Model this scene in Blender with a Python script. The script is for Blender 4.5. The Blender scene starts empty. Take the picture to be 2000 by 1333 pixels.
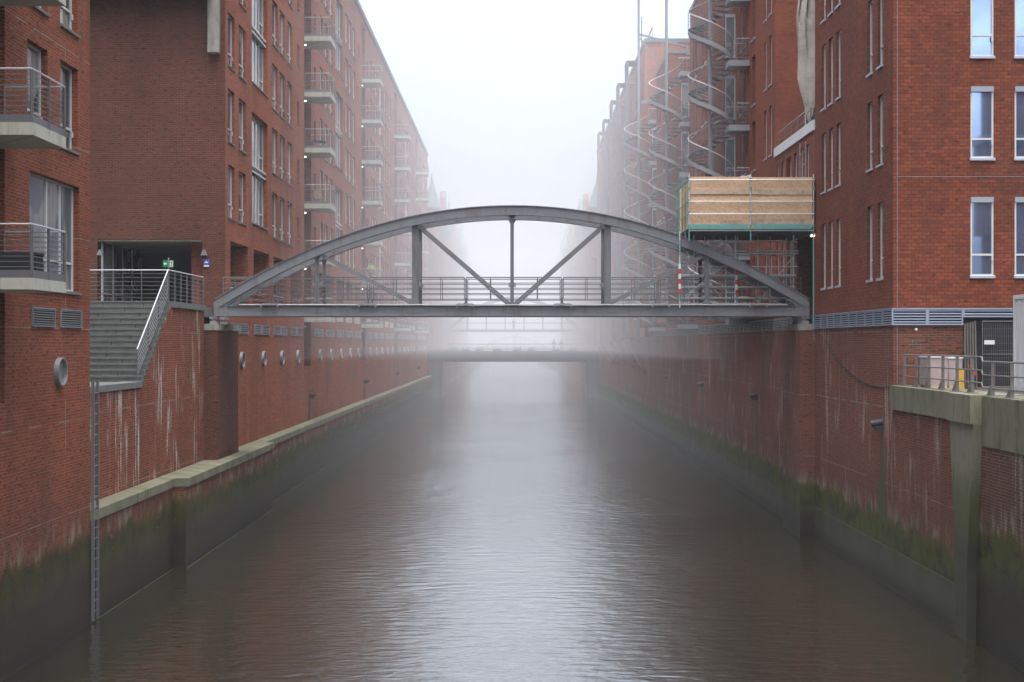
import bpy, math, random
from math import radians, sin, cos, pi, sqrt
random.seed(7)
sc = bpy.context.scene
# ------------------------------------------------------------------ camera, sky, sun, exposure
F, CX, CY, EYE = 2650.0, 1005.0, 670.0, 7.8
cam_d = bpy.data.cameras.new("camera"); cam = bpy.data.objects.new("camera", cam_d)
sc.collection.objects.link(cam); sc.camera = cam
cam.location = (0, 0, EYE); cam.rotation_euler = (radians(90), 0, 0)
cam_d.sensor_width = 36; cam_d.lens = 36 * F / 2000
cam_d.shift_x = -5 / 2000; cam_d.shift_y = 3.5 / 2000
cam_d.clip_start = 0.1; cam_d.clip_end = 3000
SUN_EL, SUN_ROT = radians(76), radians(170)
world = bpy.data.worlds.new("World"); sc.world = world; world.use_nodes = True
wn = world.node_tree; wn.nodes.clear()
wo = wn.nodes.new("ShaderNodeOutputWorld"); bg = wn.nodes.new("ShaderNodeBackground")
sk = wn.nodes.new("ShaderNodeTexSky"); sk.sky_type = 'NISHITA'; sk.sun_disc = False
sk.sun_elevation = SUN_EL; sk.sun_rotation = SUN_ROT; sk.air_density = 1.0; sk.dust_density = 5.0; sk.ozone_density = 1.0
hs = wn.nodes.new("ShaderNodeHueSaturation"); hs.inputs['Saturation'].default_value = 0.46
wn.links.new(sk.outputs[0], hs.inputs['Color']); tn = wn.nodes.new('ShaderNodeMixRGB'); tn.blend_type = 'MULTIPLY'; tn.inputs[0].default_value = 1; tn.inputs[2].default_value = (.97, .98, 1, 1)
wn.links.new(hs.outputs[0], tn.inputs[1])
# overcast luminance: the fog-filled horizon is dimmer than the sky overhead
tc = wn.nodes.new('ShaderNodeTexCoord'); sx = wn.nodes.new('ShaderNodeSeparateXYZ'); wn.links.new(tc.outputs['Generated'], sx.inputs[0])
mr = wn.nodes.new('ShaderNodeMapRange'); wn.links.new(sx.outputs[2], mr.inputs[0])
for k_, v_ in enumerate((0.0, 0.45, 0.42, 1.35)): mr.inputs[k_+1].default_value = v_
t2 = wn.nodes.new('ShaderNodeMixRGB'); t2.blend_type = 'MULTIPLY'; t2.inputs[0].default_value = 1
wn.links.new(tn.outputs[0], t2.inputs[1]); wn.links.new(mr.outputs[0], t2.inputs[2]); wn.links.new(t2.outputs[0], bg.inputs[0]); wn.links.new(bg.outputs[0], wo.inputs[0])
bg.inputs[1].default_value = 0.15
sun_d = bpy.data.lights.new("sun", 'SUN'); sun = bpy.data.objects.new("sun", sun_d); sc.collection.objects.link(sun)
sun_d.energy = 0.8; sun_d.angle = radians(25); sun_d.color = (1.0, 0.99, 0.97)
sd = (sin(SUN_ROT) * cos(SUN_EL), cos(SUN_ROT) * cos(SUN_EL), sin(SUN_EL))
from mathutils import Vector, Matrix
sun.rotation_euler = Vector(sd).to_track_quat('Z', 'Y').to_euler()
sc.view_settings.view_transform = 'Standard'; sc.view_settings.look = 'None'
sc.view_settings.exposure = 1.42; sc.view_settings.gamma = 1
sc.cycles.use_denoising = True
sc.cycles.max_bounces = 12; sc.cycles.diffuse_bounces = 3; sc.cycles.glossy_bounces = 3
sc.cycles.volume_bounces = 8; sc.cycles.transmission_bounces = 2; sc.cycles.transparent_max_bounces = 6
sc.cycles.caustics_reflective = False; sc.cycles.caustics_refractive = False
sc.cycles.sample_clamp_indirect = 4

# ------------------------------------------------------------------ helpers
def P(px, py, D): return ((px - CX) * D / F, D, EYE - (py - CY) * D / F)
def DL(px, W): return F * W / abs(px - CX)

class MB:
    def __init__(s): s.v = []; s.f = []; s.m = []
    def face(s, pts, mi=0):
        i = len(s.v); s.v += [tuple(p) for p in pts]; s.f.append(tuple(range(i, i + len(pts)))); s.m.append(mi)
    def box(s, x0, x1, y0, y1, z0, z1, mi=0, skip=''):
        if x0 > x1: x0, x1 = x1, x0
        if y0 > y1: y0, y1 = y1, y0
        if z0 > z1: z0, z1 = z1, z0
        i = len(s.v)
        s.v += [(x0,y0,z0),(x1,y0,z0),(x1,y1,z0),(x0,y1,z0),(x0,y0,z1),(x1,y0,z1),(x1,y1,z1),(x0,y1,z1)]
        for k, q in (('b',(0,3,2,1)),('t',(4,5,6,7)),('f',(0,1,5,4)),('k',(2,3,7,6)),('l',(3,0,4,7)),('r',(1,2,6,5))):
            if k in skip: continue
            s.f.append(tuple(i + a for a in q)); s.m.append(mi)
        return s
    def prism(s, prof, a0, a1, axis='y', mi=0):
        # prof: list of 2D points; extruded along axis
        n = len(prof)
        def mk(p, a):
            if axis == 'y': return (p[0], a, p[1])
            if axis == 'x': return (a, p[0], p[1])
            return (p[0], p[1], a)
        i = len(s.v); s.v += [mk(p, a0) for p in prof] + [mk(p, a1) for p in prof]
        s.f.append(tuple(range(i, i + n))); s.m.append(mi)
        s.f.append(tuple(range(i + 2*n - 1, i + n - 1, -1))); s.m.append(mi)
        for k in range(n):
            s.f.append((i + k, i + n + k, i + n + (k+1) % n, i + (k+1) % n)); s.m.append(mi)
        return s
    def tube(s, path, r, n=6, mi=0, caps=True, r2=None):
        path = [Vector(p) for p in path]; m = len(path); base = len(s.v); up0 = None
        for k, p in enumerate(path):
            if k == 0: t = path[1] - p
            elif k == m - 1: t = p - path[k-1]
            else: t = path[k+1] - path[k-1]
            t.normalize()
            up = Vector((0,0,1)) if abs(t.z) < 0.95 else Vector((1,0,0))
            if up0 is not None: up = up0
            a = t.cross(up)
            if a.length < 1e-4: a = t.cross(Vector((0,1,0)))
            a.normalize(); b = a.cross(t); b.normalize(); up0 = b
            rr = r if r2 is None else r + (r2 - r) * k / (m - 1)
            for j in range(n):
                an = 2 * pi * (j + .5) / n; q = p + (a * cos(an) + b * sin(an)) * rr; s.v.append(tuple(q))
        for k in range(m - 1):
            for j in range(n):
                s.f.append((base + k*n + j, base + k*n + (j+1) % n, base + (k+1)*n + (j+1) % n, base + (k+1)*n + j)); s.m.append(mi)
        if caps:
            s.f.append(tuple(base + j for j in range(n - 1, -1, -1))); s.m.append(mi)
            s.f.append(tuple(base + (m-1)*n + j for j in range(n))); s.m.append(mi)
        return s
    def beam(s, p0, p1, w, h, side=(0,1,0), mi=0):
        # rectangular bar, w across `side`, h across the other
        p0 = Vector(p0); p1 = Vector(p1); t = (p1 - p0).normalized(); a = Vector(side); a = (a - t * a.dot(t)).normalized(); b = t.cross(a)
        i = len(s.v)
        for p in (p0, p1):
            for sa, sb in ((-1,-1),(1,-1),(1,1),(-1,1)): s.v.append(tuple(p + a * (sa * w / 2) + b * (sb * h / 2)))
        for q in ((0,1,2,3),(7,6,5,4),(0,4,5,1),(1,5,6,2),(2,6,7,3),(3,7,4,0)): s.f.append(tuple(i + k for k in q)); s.m.append(mi)
        return s
    def lathe(s, prof, cx, cy, cz=0, n=16, axis='z', mi=0):
        i = len(s.v); m = len(prof)
        for r, h in prof:
            for j in range(n):
                an = 2 * pi * j / n
                if axis == 'z': s.v.append((cx + r*cos(an), cy + r*sin(an), cz + h))
                elif axis == 'x': s.v.append((cx + h, cy + r*cos(an), cz + r*sin(an)))
                else: s.v.append((cx + r*cos(an), cy + h, cz + r*sin(an)))
        for k in range(m - 1):
            for j in range(n): s.f.append((i+k*n+j, i+k*n+(j+1)%n, i+(k+1)*n+(j+1)%n, i+(k+1)*n+j)); s.m.append(mi)
        return s
    def facade(s, axis, plane, inward, u0, u1, z0, z1, holes, mi=0, rmi=None):
        # wall sheet in plane x=plane (axis 'x') or y=plane (axis 'y'); holes: (u0,u1,z0,z1,depth,back)
        rmi = mi if rmi is None else rmi
        us = sorted({round(u0,4), round(u1,4)} | {round(a,4) for h in holes for a in h[:2] if u0 < a < u1})
        zs = sorted({round(z0,4), round(z1,4)} | {round(a,4) for h in holes for a in h[2:4] if z0 < a < z1})
        ui = {a: k for k, a in enumerate(us)}; zi = {a: k for k, a in enumerate(zs)}
        cut = set()
        def pt(u, z, d=0): return (plane + inward*d, u, z) if axis == 'x' else (u, plane + inward*d, z)
        for h in holes:
            a0 = ui[max(us[0], round(h[0],4))]; a1 = ui[min(us[-1], round(h[1],4))]
            b0 = zi[max(zs[0], round(h[2],4))]; b1 = zi[min(zs[-1], round(h[3],4))]
            for a in range(a0, a1):
                for b in range(b0, b1): cut.add((a, b))
            d = h[4]; A, B, C_, D_ = h[:4]
            s.face([pt(A,C_), pt(A,C_,d), pt(A,D_,d), pt(A,D_)], rmi)
            s.face([pt(B,C_), pt(B,D_), pt(B,D_,d), pt(B,C_,d)], rmi)
            s.face([pt(A,C_), pt(B,C_), pt(B,C_,d), pt(A,C_,d)], rmi)
            s.face([pt(A,D_), pt(A,D_,d), pt(B,D_,d), pt(B,D_)], rmi)
            if h[5]: s.face([pt(A,C_,d), pt(B,C_,d), pt(B,D_,d), pt(A,D_,d)], rmi)
        for b in range(len(zs) - 1):
            a = 0
            while a < len(us) - 1:
                if (a, b) in cut: a += 1; continue
                s.face([pt(us[a],zs[b]), pt(us[a+1],zs[b]), pt(us[a+1],zs[b+1]), pt(us[a],zs[b+1])], mi); a += 1
        return s
    def add(s, o, loc, rot=0, mi_off=0):
        i = len(s.v); c, sn = cos(rot), sin(rot)
        for x, y, z in o.v: s.v.append((loc[0] + x*c - y*sn, loc[1] + x*sn + y*c, loc[2] + z))
        for f, m in zip(o.f, o.m): s.f.append(tuple(i + a for a in f)); s.m.append(m + mi_off)
    def mesh(s, name, mats, off=(0,0,0)):
        me = bpy.data.meshes.new(name)
        me.from_pydata([(x-off[0], y-off[1], z-off[2]) for x, y, z in s.v], [], s.f)
        for m in (mats if isinstance(mats, (list, tuple)) else [mats]): me.materials.append(m)
        me.polygons.foreach_set('material_index', s.m); me.update(); return me
    def build(s, name, mats, parent=None, off=None):
        o_ = wpos(parent) if off is None else off
        ob = bpy.data.objects.new(name, s.mesh(name, mats, o_)); sc.collection.objects.link(ob)
        if parent is not None: ob.parent = parent
        return ob

def wpos(o):
    p = Vector((0,0,0))
    while o is not None: p += Vector(o.location); o = o.parent
    return p
def tag(o, label, cat, group=None):
    o['label'] = label; o['category'] = cat
    if group: o['group'] = group
    return o
def thing(name, label, cat, loc, group=None):
    o = bpy.data.objects.new(name, None); sc.collection.objects.link(o); o.location = loc; o.empty_display_size = .3
    return tag(o, label, cat, group)
def struct(o, kind='structure'): o['kind'] = kind; return o
def inst(src, parent, loc, rot=0):
    c = src.copy(); sc.collection.objects.link(c); c.parent = parent
    c.location = Vector(loc) - wpos(parent); c.rotation_euler = (0, 0, rot)
    for ch in src.children:
        d = ch.copy(); sc.collection.objects.link(d); d.parent = c
    return c

# ------------------------------------------------------------------ materials
def newmat(name):
    m = bpy.data.materials.new(name); m.use_nodes = True; nt = m.node_tree
    return m, nt, nt.nodes['Principled BSDF']
class N:
    def __init__(s, nt): s.nt = nt
    def n(s, t, **k):
        nd = s.nt.nodes.new(t)
        for a, b in k.items(): setattr(nd, a, b)
        return nd
    def l(s, a, b): s.nt.links.new(a, b)
    def put(s, sock, v):
        if isinstance(v, (int, float, tuple)): sock.default_value = v
        else: s.l(v, sock)
    def math(s, op, a, b=0.0, c=None, clamp=False):
        nd = s.n('ShaderNodeMath', operation=op, use_clamp=clamp); s.put(nd.inputs[0], a); s.put(nd.inputs[1], b)
        if c is not None: s.put(nd.inputs[2], c)
        return nd.outputs[0]
    def mix(s, f, a, b, bt='MIX'):
        nd = s.n('ShaderNodeMixRGB', blend_type=bt); s.put(nd.inputs[0], f)
        for k, v in ((1, a), (2, b)):
            if isinstance(v, tuple): nd.inputs[k].default_value = (*v[:3], 1)
            else: s.l(v, nd.inputs[k])
        return nd.outputs[0]
    def ss(s, x, a, b):   # smoothstep a..b -> 0..1
        nd = s.n('ShaderNodeMapRange', interpolation_type='SMOOTHSTEP'); s.put(nd.inputs[0], x)
        nd.inputs[1].default_value = a; nd.inputs[2].default_value = b; return nd.outputs[0]
    def lin(s, x, a, b, c, d):
        nd = s.n('ShaderNodeMapRange'); s.put(nd.inputs[0], x)
        for k, v in enumerate((a, b, c, d)): nd.inputs[k+1].default_value = v
        return nd.outputs[0]
    def noise(s, vec, scale, detail=3, rough=.55, dist=0):
        nd = s.n('ShaderNodeTexNoise'); s.l(vec, nd.inputs['Vector']); nd.inputs['Scale'].default_value = scale
        nd.inputs['Detail'].default_value = detail; nd.inputs['Roughness'].default_value = rough; nd.inputs['Distortion'].default_value = dist
        return nd.outputs[0]
    def wall(s):
        g = s.n('ShaderNodeNewGeometry'); sp = s.n('ShaderNodeSeparateXYZ'); s.l(g.outputs['Position'], sp.inputs[0])
        u = s.math('ADD', sp.outputs[0], sp.outputs[1]); return g.outputs['Position'], u, sp.outputs[2]
    def vec(s, x, y, z=0.0):
        c = s.n('ShaderNodeCombineXYZ'); s.put(c.inputs[0], x); s.put(c.inputs[1], y); s.put(c.inputs[2], z); return c.outputs[0]

def brick_mat(name, c1, c2, mortar, bw=.25, rh=.08, ms=.013, tide=None, green=.5, efflo=0.0, joints=False, bloom=0.0, dark=(.012,.012,.009)):
    m, nt, bs = newmat(name); n = N(nt)
    pos, u, z = n.wall()
    b = n.n('ShaderNodeTexBrick'); b.offset = .5; n.l(n.vec(u, z), b.inputs['Vector'])
    b.inputs['Scale'].default_value = 1; b.inputs['Brick Width'].default_value = bw; b.inputs['Row Height'].default_value = rh
    b.inputs['Mortar Size'].default_value = ms; b.inputs['Mortar Smooth'].default_value = .3; b.inputs['Bias'].default_value = -.1
    b.inputs['Color1'].default_value = (*c1, 1); b.inputs['Color2'].default_value = (*c2, 1); b.inputs['Mortar'].default_value = (*mortar, 1)
    col = b.outputs['Color']
    big = n.noise(n.vec(n.math('MULTIPLY', u, .35), n.math('MULTIPLY', z, .22)), 1, 5, .6)
    col = n.mix(1, col, n.mix(big, (.62,.62,.64), (1.38,1.34,1.3)), 'MULTIPLY')
    band = n.noise(n.vec(n.math('MULTIPLY', u, .5), n.math('MULTIPLY', z, 6)), 1, 4, .7)
    col = n.mix(1, col, n.mix(band, (.72,.72,.74), (1.26,1.25,1.24)), 'MULTIPLY')
    soot = n.noise(n.vec(n.math('MULTIPLY', u, .16), n.math('MULTIPLY', z, .10)), 1, 4, .65)
    run = n.noise(n.vec(n.math('MULTIPLY', u, 1.6), n.math('MULTIPLY', z, .12)), 1, 3, .6)
    col = n.mix(n.math('MULTIPLY', n.math('MULTIPLY', n.ss(soot, .42, .66), n.ss(run, .35, .65)), .42), col, (.075,.04,.032))
    sp = n.noise(n.vec(n.math('MULTIPLY', u, 4.2), n.math('MULTIPLY', z, 13)), 1, 1, .5)
    col = n.mix(n.ss(sp, .58, .74), col, tuple(min(1, a*.42+.01) for a in c2))
    if bloom:
        pl = n.noise(n.vec(n.math('MULTIPLY', u, 3.1), n.math('MULTIPLY', z, 10)), 1.3, 2, .7)
        pm = n.noise(n.vec(n.math('MULTIPLY', u, .3), n.math('MULTIPLY', z, .3)), 1, 2, .5)
        col = n.mix(n.math('MULTIPLY', n.math('MULTIPLY', n.ss(pl, .52, .7), n.ss(pm, .35, .62)), bloom), col, (.42,.38,.36))
    if efflo:
        st = n.noise(n.vec(n.math('MULTIPLY', u, 3.6), n.math('MULTIPLY', z, .28)), 1, 4, .65)
        wh = n.noise(n.vec(n.math('MULTIPLY', u, .55), n.math('MULTIPLY', z, .35)), 1, 2, .5)
        e = n.math('MULTIPLY', n.ss(st, .50, .62), n.ss(wh, .46, .60)); fine = n.noise(n.vec(n.math('MULTIPLY', u, 14), n.math('MULTIPLY', z, 12)), 1, 2, .6)
        e = n.math('MULTIPLY', n.math('MULTIPLY', e, n.ss(fine, .25, .6)), efflo)
        col = n.mix(e, col, (.78,.76,.72))
    if joints:
        jv = n.math('ABSOLUTE', n.math('SUBTRACT', n.math('FRACT', n.math('DIVIDE', u, 5.3)), .5))
        jh = n.math('ABSOLUTE', n.math('SUBTRACT', n.math('FRACT', n.math('DIVIDE', n.math('ADD', z, .4), 2.45)), .5))
        j = n.math('MAXIMUM', n.math('LESS_THAN', jv, .0034), n.math('LESS_THAN', jh, .0075))
        gate = n.ss(n.noise(n.vec(u, z), 1.1, 2, .5), .4, .55)
        col = n.mix(n.math('MULTIPLY', j, n.math('MULTIPLY', gate, .55)), col, (.34,.31,.28))
    rough = .85
    if tide is not None:
        tn = n.noise(n.vec(n.math('MULTIPLY', u, .9), n.math('MULTIPLY', z, .35)), 1, 5, .7)
        tz = n.math('SUBTRACT', z, n.math('MULTIPLY', n.math('SUBTRACT', tn, .5), 1.5))
        rust = n.math('MULTIPLY', n.math('SUBTRACT', 1.0, n.ss(tz, tide+.1, tide+2.2)), .45)
        col = n.mix(rust, col, (.085,.045,.032))
        lime = n.math('MULTIPLY', n.math('MULTIPLY', n.ss(tz, tide-.1, tide+.05), n.math('SUBTRACT', 1.0, n.ss(tz, tide+.05, tide+.75))), n.ss(n.noise(n.vec(n.math('MULTIPLY', u, 2.2), n.math('MULTIPLY', z, .6)), 1, 3, .6), .45, .68))
        col = n.mix(n.math('MULTIPLY', lime, .6), col, (.34,.31,.27))
        dk = n.math('SUBTRACT', 1.0, n.ss(tz, tide-.35, tide+.12))
        dcol = n.mix(big, dark, tuple(a*2.1 for a in dark)); dcol = n.mix(n.math('MULTIPLY', b.outputs['Fac'], .5), dcol, (.05,.047,.038))
        col = n.mix(n.math('MULTIPLY', dk, .93), col, dcol)
        gn = n.noise(n.vec(n.math('MULTIPLY', u, 1.4), n.math('MULTIPLY', z, 1.0)), 1, 5, .75)
        gr = n.math('MULTIPLY', n.math('MULTIPLY', n.math('SUBTRACT', 1.0, n.ss(tz, tide-.1, tide+.25)), n.ss(tz, tide-1.5, tide-.5)), n.ss(gn, .36, .56))
        col = n.mix(n.math('MULTIPLY', gr, green), col, (.075,.09,.013))
        wet = n.math('SUBTRACT', 1.0, n.ss(z, .15, .55))
        col = n.mix(n.math('MULTIPLY', wet, .6), col, (.016,.015,.012))
        r = n.lin(n.ss(tz, tide-1.5, tide), 0, 1, .55, .87); n.l(r, bs.inputs['Roughness'])
    else: bs.inputs['Roughness'].default_value = rough
    bs.inputs['Specular IOR Level'].default_value = .1
    bu = n.n('ShaderNodeBump'); bu.inputs['Strength'].default_value = .5; bu.inputs['Distance'].default_value = .01
    n.l(n.math('SUBTRACT', 1.0, b.outputs['Fac']), bu.inputs['Height']); n.l(bu.outputs[0], bs.inputs['Normal'])
    col = n.mix(1, col, (.66,.68,.62), 'MULTIPLY')
    n.l(col, bs.inputs['Base Color']); return m

def plain(name, c, rough=.6, metal=0.0, var=.25, scale=2.0, stain=None, stain_amt=.4, spec=.25, bump=0.0, streak=True, tide=None):
    c = tuple(x*.76 for x in c); stain = tuple(x*.76 for x in stain) if stain else None
    m, nt, bs = newmat(name); n = N(nt); pos, u, z = n.wall()
    a = n.noise(pos, scale, 5, .6)
    col = n.mix(a, tuple(x*(1-var) for x in c), tuple(min(1, x*(1+var)) for x in c))
    if stain:
        v = n.vec(n.math('MULTIPLY', u, 2.6), n.math('MULTIPLY', z, .5 if streak else 2.5))
        st = n.ss(n.noise(v, 1, 5, .7), .47, .68); col = n.mix(n.math('MULTIPLY', st, stain_amt), col, stain)
    if tide is not None:
        tn = n.noise(n.vec(n.math('MULTIPLY', u, 1.3), n.math('MULTIPLY', z, .4)), 1, 5, .7); tz = n.math('SUBTRACT', z, n.math('MULTIPLY', n.math('SUBTRACT', tn, .5), 2.0))
        col = n.mix(n.math('MULTIPLY', n.math('SUBTRACT', 1.0, n.ss(tz, tide-.6, tide+.9)), .9), col, (.022,.022,.015))
        col = n.mix(n.math('MULTIPLY', n.math('MULTIPLY', n.ss(tz, tide-1.4, tide-.3), n.math('SUBTRACT', 1.0, n.ss(tz, tide-.2, tide+.9))), .6), col, (.055,.07,.012))
    n.l(col, bs.inputs['Base Color']); bs.inputs['Roughness'].default_value = rough; bs.inputs['Metallic'].default_value = metal
    bs.inputs['Specular IOR Level'].default_value = spec
    if bump:
        bu = n.n('ShaderNodeBump'); bu.inputs['Strength'].default_value = bump; bu.inputs['Distance'].default_value = .02
        n.l(n.noise(pos, 18, 5, .6), bu.inputs['Height']); n.l(bu.outputs[0], bs.inputs['Normal'])
    return m

M = {}
M['brick_left'] = brick_mat('brick_left', (.46,.115,.062), (.30,.07,.044), (0.23, 0.14, 0.1), bloom=.35)
M['brick_end'] = brick_mat('brick_end', (.155,.038,.026), (.10,.03,.024), (0.14, 0.09, 0.07), bloom=.1)  # darker copy of the left brick, with the end wall's shade put into its colour
M['brick_near'] = brick_mat('brick_near', (0.33,0.062,0.03), (0.19,0.042,0.026), (0.25, 0.15, 0.105), tide=2.55, green=.35, joints=True, bloom=.2)
M['brick_quay_left'] = brick_mat('brick_quay_left', (0.3,0.058,0.034), (0.18,0.04,0.028), (0.22, 0.14, 0.1), tide=2.3, green=.45, efflo=.25, joints=True)
M['brick_stair'] = brick_mat('brick_stair', (0.31,0.058,0.034), (0.19,0.04,0.028), (0.26, 0.165, 0.12), efflo=.95, joints=True)
M['brick_quay_right'] = brick_mat('brick_quay_right', (0.25,0.06,0.042), (0.16,0.045,0.036), (0.2, 0.135, 0.1), tide=2.15, green=.85, efflo=.35, joints=True)
M['brick_tile'] = brick_mat('brick_tile', (.29,.072,.038), (.175,.042,.028), (0.09, 0.045, 0.035), bw=.235, rh=.118, ms=.012)
M['brick_right'] = brick_mat('brick_right', (.34,.086,.05), (.24,.06,.038), (.16,.10,.085), bw=.24, rh=.1, ms=.009)
M['brick_far'] = brick_mat('brick_far', (0.46,0.13,0.06), (0.33,0.09,0.05), (.26,.2,.17), bw=.25, rh=.09)
M['brick_old'] = brick_mat('brick_old', (.26,.085,.06), (.18,.06,.045), (.2,.16,.14))
M['concrete'] = plain('concrete', (.30,.29,.255), .85, var=.25, scale=1.2, stain=(.10,.105,.06), stain_amt=.55, bump=.3)
M['concrete_moss'] = plain('concrete_moss', (.17,.165,.115), .9, var=.4, scale=1.0, stain=(.07,.085,.02), stain_amt=.9, bump=.4)
M['concrete_slab'] = plain('concrete_slab', (.46,.45,.39), .85, var=.18, scale=1.2, stain=(.20,.21,.10), stain_amt=.5, bump=.2)
M['stone_step'] = plain('stone_step', (.165,.17,.16), .8, var=.3, scale=3.0, stain=(.09,.095,.085), stain_amt=.5, bump=.2)
M['steel_paint'] = plain('steel_paint', (.19,.197,.212), .5, var=.18, scale=2.6, stain=(.13,.105,.085), stain_amt=.6)
M['steel_stair'] = plain('steel_stair', (.25,.255,.265), .5, var=.12)
M['scaffold_tube'] = plain('scaffold_tube', (.60,.63,.64), .45, metal=.3, var=.2, scale=6)
M['handrail_pale'] = plain('handrail_pale', (.50,.51,.52), .5, metal=.1, var=.05)
M['steel_dark'] = plain('steel_dark', (.07,.072,.078), .6, var=.15)
M['steel_far'] = plain('steel_far', (.13,.13,.14), .6, var=.1)
M['steel_rail'] = plain('steel_rail', (.17,.175,.185), .4, metal=.3, var=.12)
M['steel_bright'] = plain('steel_bright', (.50,.51,.53), .5, metal=.35, var=.1)
M['galv'] = plain('galv', (.34,.36,.375), .45, metal=.5, var=.25, scale=6, stain=(.22,.15,.10), stain_amt=.3)
M['galv_old'] = plain('galv_old', (.20,.19,.175), .6, metal=.3, var=.3, scale=7, stain=(.12,.07,.04), stain_amt=.5)
M['teal'] = plain('teal', (.13,.38,.34), .55, var=.25, scale=5, stain=(.25,.26,.24), stain_amt=.35)
M['frame_white'] = plain('frame_white', (.62,.62,.60), .5, var=.06)
M['frame_grey'] = plain('frame_grey', (.30,.33,.38), .5, var=.08)
M['sill_stone'] = plain('sill_stone', (.16,.155,.14), .8, var=.25, stain=(.08,.09,.05), stain_amt=.4)
M['sill_metal'] = plain('sill_metal', (.45,.48,.56), .4, metal=.3, var=.08)
M['louvre'] = plain('louvre', (.25,.255,.265), .5, metal=.3, var=.1)
M['louvre_blue'] = plain('louvre_blue', (.30,.335,.42), .5, metal=.2, var=.08)
M['dark'] = plain('dark', (.018,.018,.02), .8, var=.3)
M['darkdoor'] = plain('darkdoor', (.045,.048,.055), .5, var=.15)
M['roof_metal'] = plain('roof_metal', (.16,.17,.18), .6, var=.2)
M['copper_green'] = plain('copper_green', (.10,.17,.145), .7, var=.3, stain=(.05,.12,.09))
M['green_dark'] = plain('green_dark', (.055,.06,.03), .9, var=.4)
M['asphalt'] = plain('asphalt', (.07,.07,.07), .9, var=.3, scale=.5)
M['tarp'] = plain('tarp', (.50,.45,.39), .8, var=.3, scale=2.2, stain=(.25,.22,.18), stain_amt=.5, streak=False, bump=.5)
M['white_paint'] = plain('white_paint', (.72,.73,.74), .5, var=.05, stain=(.45,.45,.43), stain_amt=.25)
M['timber'] = plain('timber', (.60,.46,.34), .8, var=.3, scale=5, stain=(.22,.15,.09), stain_amt=.5, streak=False)
M['insul'] = plain('insul', (.42,.33,.33), .85, var=.25, scale=3, stain=(.25,.22,.22))
M['foil'] = plain('foil', (.75,.45,.10), .4, metal=.3, var=.5, scale=9)
M['red'] = plain('red', (.62,.045,.03), .5, var=.1)
M['reds'] = plain('white_band', (.78,.78,.76), .5, var=.05)
M['green_sign'] = plain('green_sign', (.015,.22,.09), .5, var=.05)
M['blue_sign'] = plain('blue_sign', (.03,.10,.42), .5, var=.05)
M['yellow'] = plain('yellow_label', (.75,.60,.05), .6, var=.1)
M['hivis'] = plain('hivis', (.45,.78,.06), .7, var=.1)
M['orange'] = plain('orange', (.75,.24,.04), .6, var=.1)
M['skin'] = plain('skin', (.45,.28,.2), .6, var=.05)
M['cloth_dark'] = plain('cloth_dark', (.03,.032,.04), .9, var=.2)
M['cloth_mid'] = plain('cloth_mid', (.06,.065,.08), .9, var=.2)
M['hair'] = plain('hair', (.03,.02,.015), .8, var=.2)
M['leaf'] = plain('leaf', (.05,.085,.03), .8, var=.4, scale=6)
M['interior'] = plain('interior', (.20,.22,.26), .8, var=.15)
M['curtain'] = plain('curtain', (.34,.36,.40), .8, var=.15)

def glass_mat(name, c, rough=.06, spec=.7):
    m, nt, bs = newmat(name); n = N(nt); pos, u, z = n.wall()
    a = n.noise(pos, .6, 2, .5); col = n.mix(a, tuple(x*.5 for x in c), tuple(x*1.5 for x in c))
    if name != 'glass_blue':   # curtains and blinds seen behind some panes
        fold = n.noise(n.vec(n.math('MULTIPLY', u, 9), n.math('MULTIPLY', z, .3)), 1, 2, .5)
        mk = n.ss(n.noise(n.vec(n.math('MULTIPLY', u, .75), n.math('MULTIPLY', z, .42)), 1, 2, .5), .50, .54)
        col = n.mix(n.math('MULTIPLY', mk, .85), col, n.mix(fold, (.10,.105,.11), (.34,.335,.32)))
    n.l(col, bs.inputs['Base Color'])
    bs.inputs['Roughness'].default_value = rough; bs.inputs['Specular IOR Level'].default_value = spec; return m
M['glass'] = glass_mat('glass', (.045,.055,.065))
M['glass_pale'] = glass_mat('glass_pale', (.09,.115,.135))
M['glass_blue'] = glass_mat('glass_blue', (.40,.54,.86), .03, .9); M['glass_blue'].node_tree.nodes['Principled BSDF'].inputs['Metallic'].default_value = .92

def osb_mat():
    m, nt, bs = newmat('osb'); n = N(nt); pos, u, z = n.wall()
    v = n.n('ShaderNodeTexVoronoi'); v.inputs['Scale'].default_value = 1; n.l(n.vec(n.math('MULTIPLY', u, 16), n.math('MULTIPLY', z, 26)), v.inputs['Vector'])
    a = n.noise(pos, 1.1, 4, .6)
    sepc = n.n('ShaderNodeSeparateColor'); n.l(v.outputs['Color'], sepc.inputs[0])
    c = n.mix(sepc.outputs[0], (.47,.31,.19), (.66,.45,.29)); c = n.mix(1, c, n.mix(a, (.7,.72,.78), (1.25,1.2,1.1)), 'MULTIPLY')
    n.l(c, bs.inputs['Base Color']); bs.inputs['Roughness'].default_value = .8; return m
M['osb'] = osb_mat()

def emit_mat(name, c, s):
    m, nt, bs = newmat(name); bs.inputs['Base Color'].default_value = (*c, 1)
    bs.inputs['Emission Color'].default_value = (*c, 1); bs.inputs['Emission Strength'].default_value = s; return m
M['lamp_on'] = emit_mat('lamp_on', (1, .86, .6), 1.8)

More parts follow.
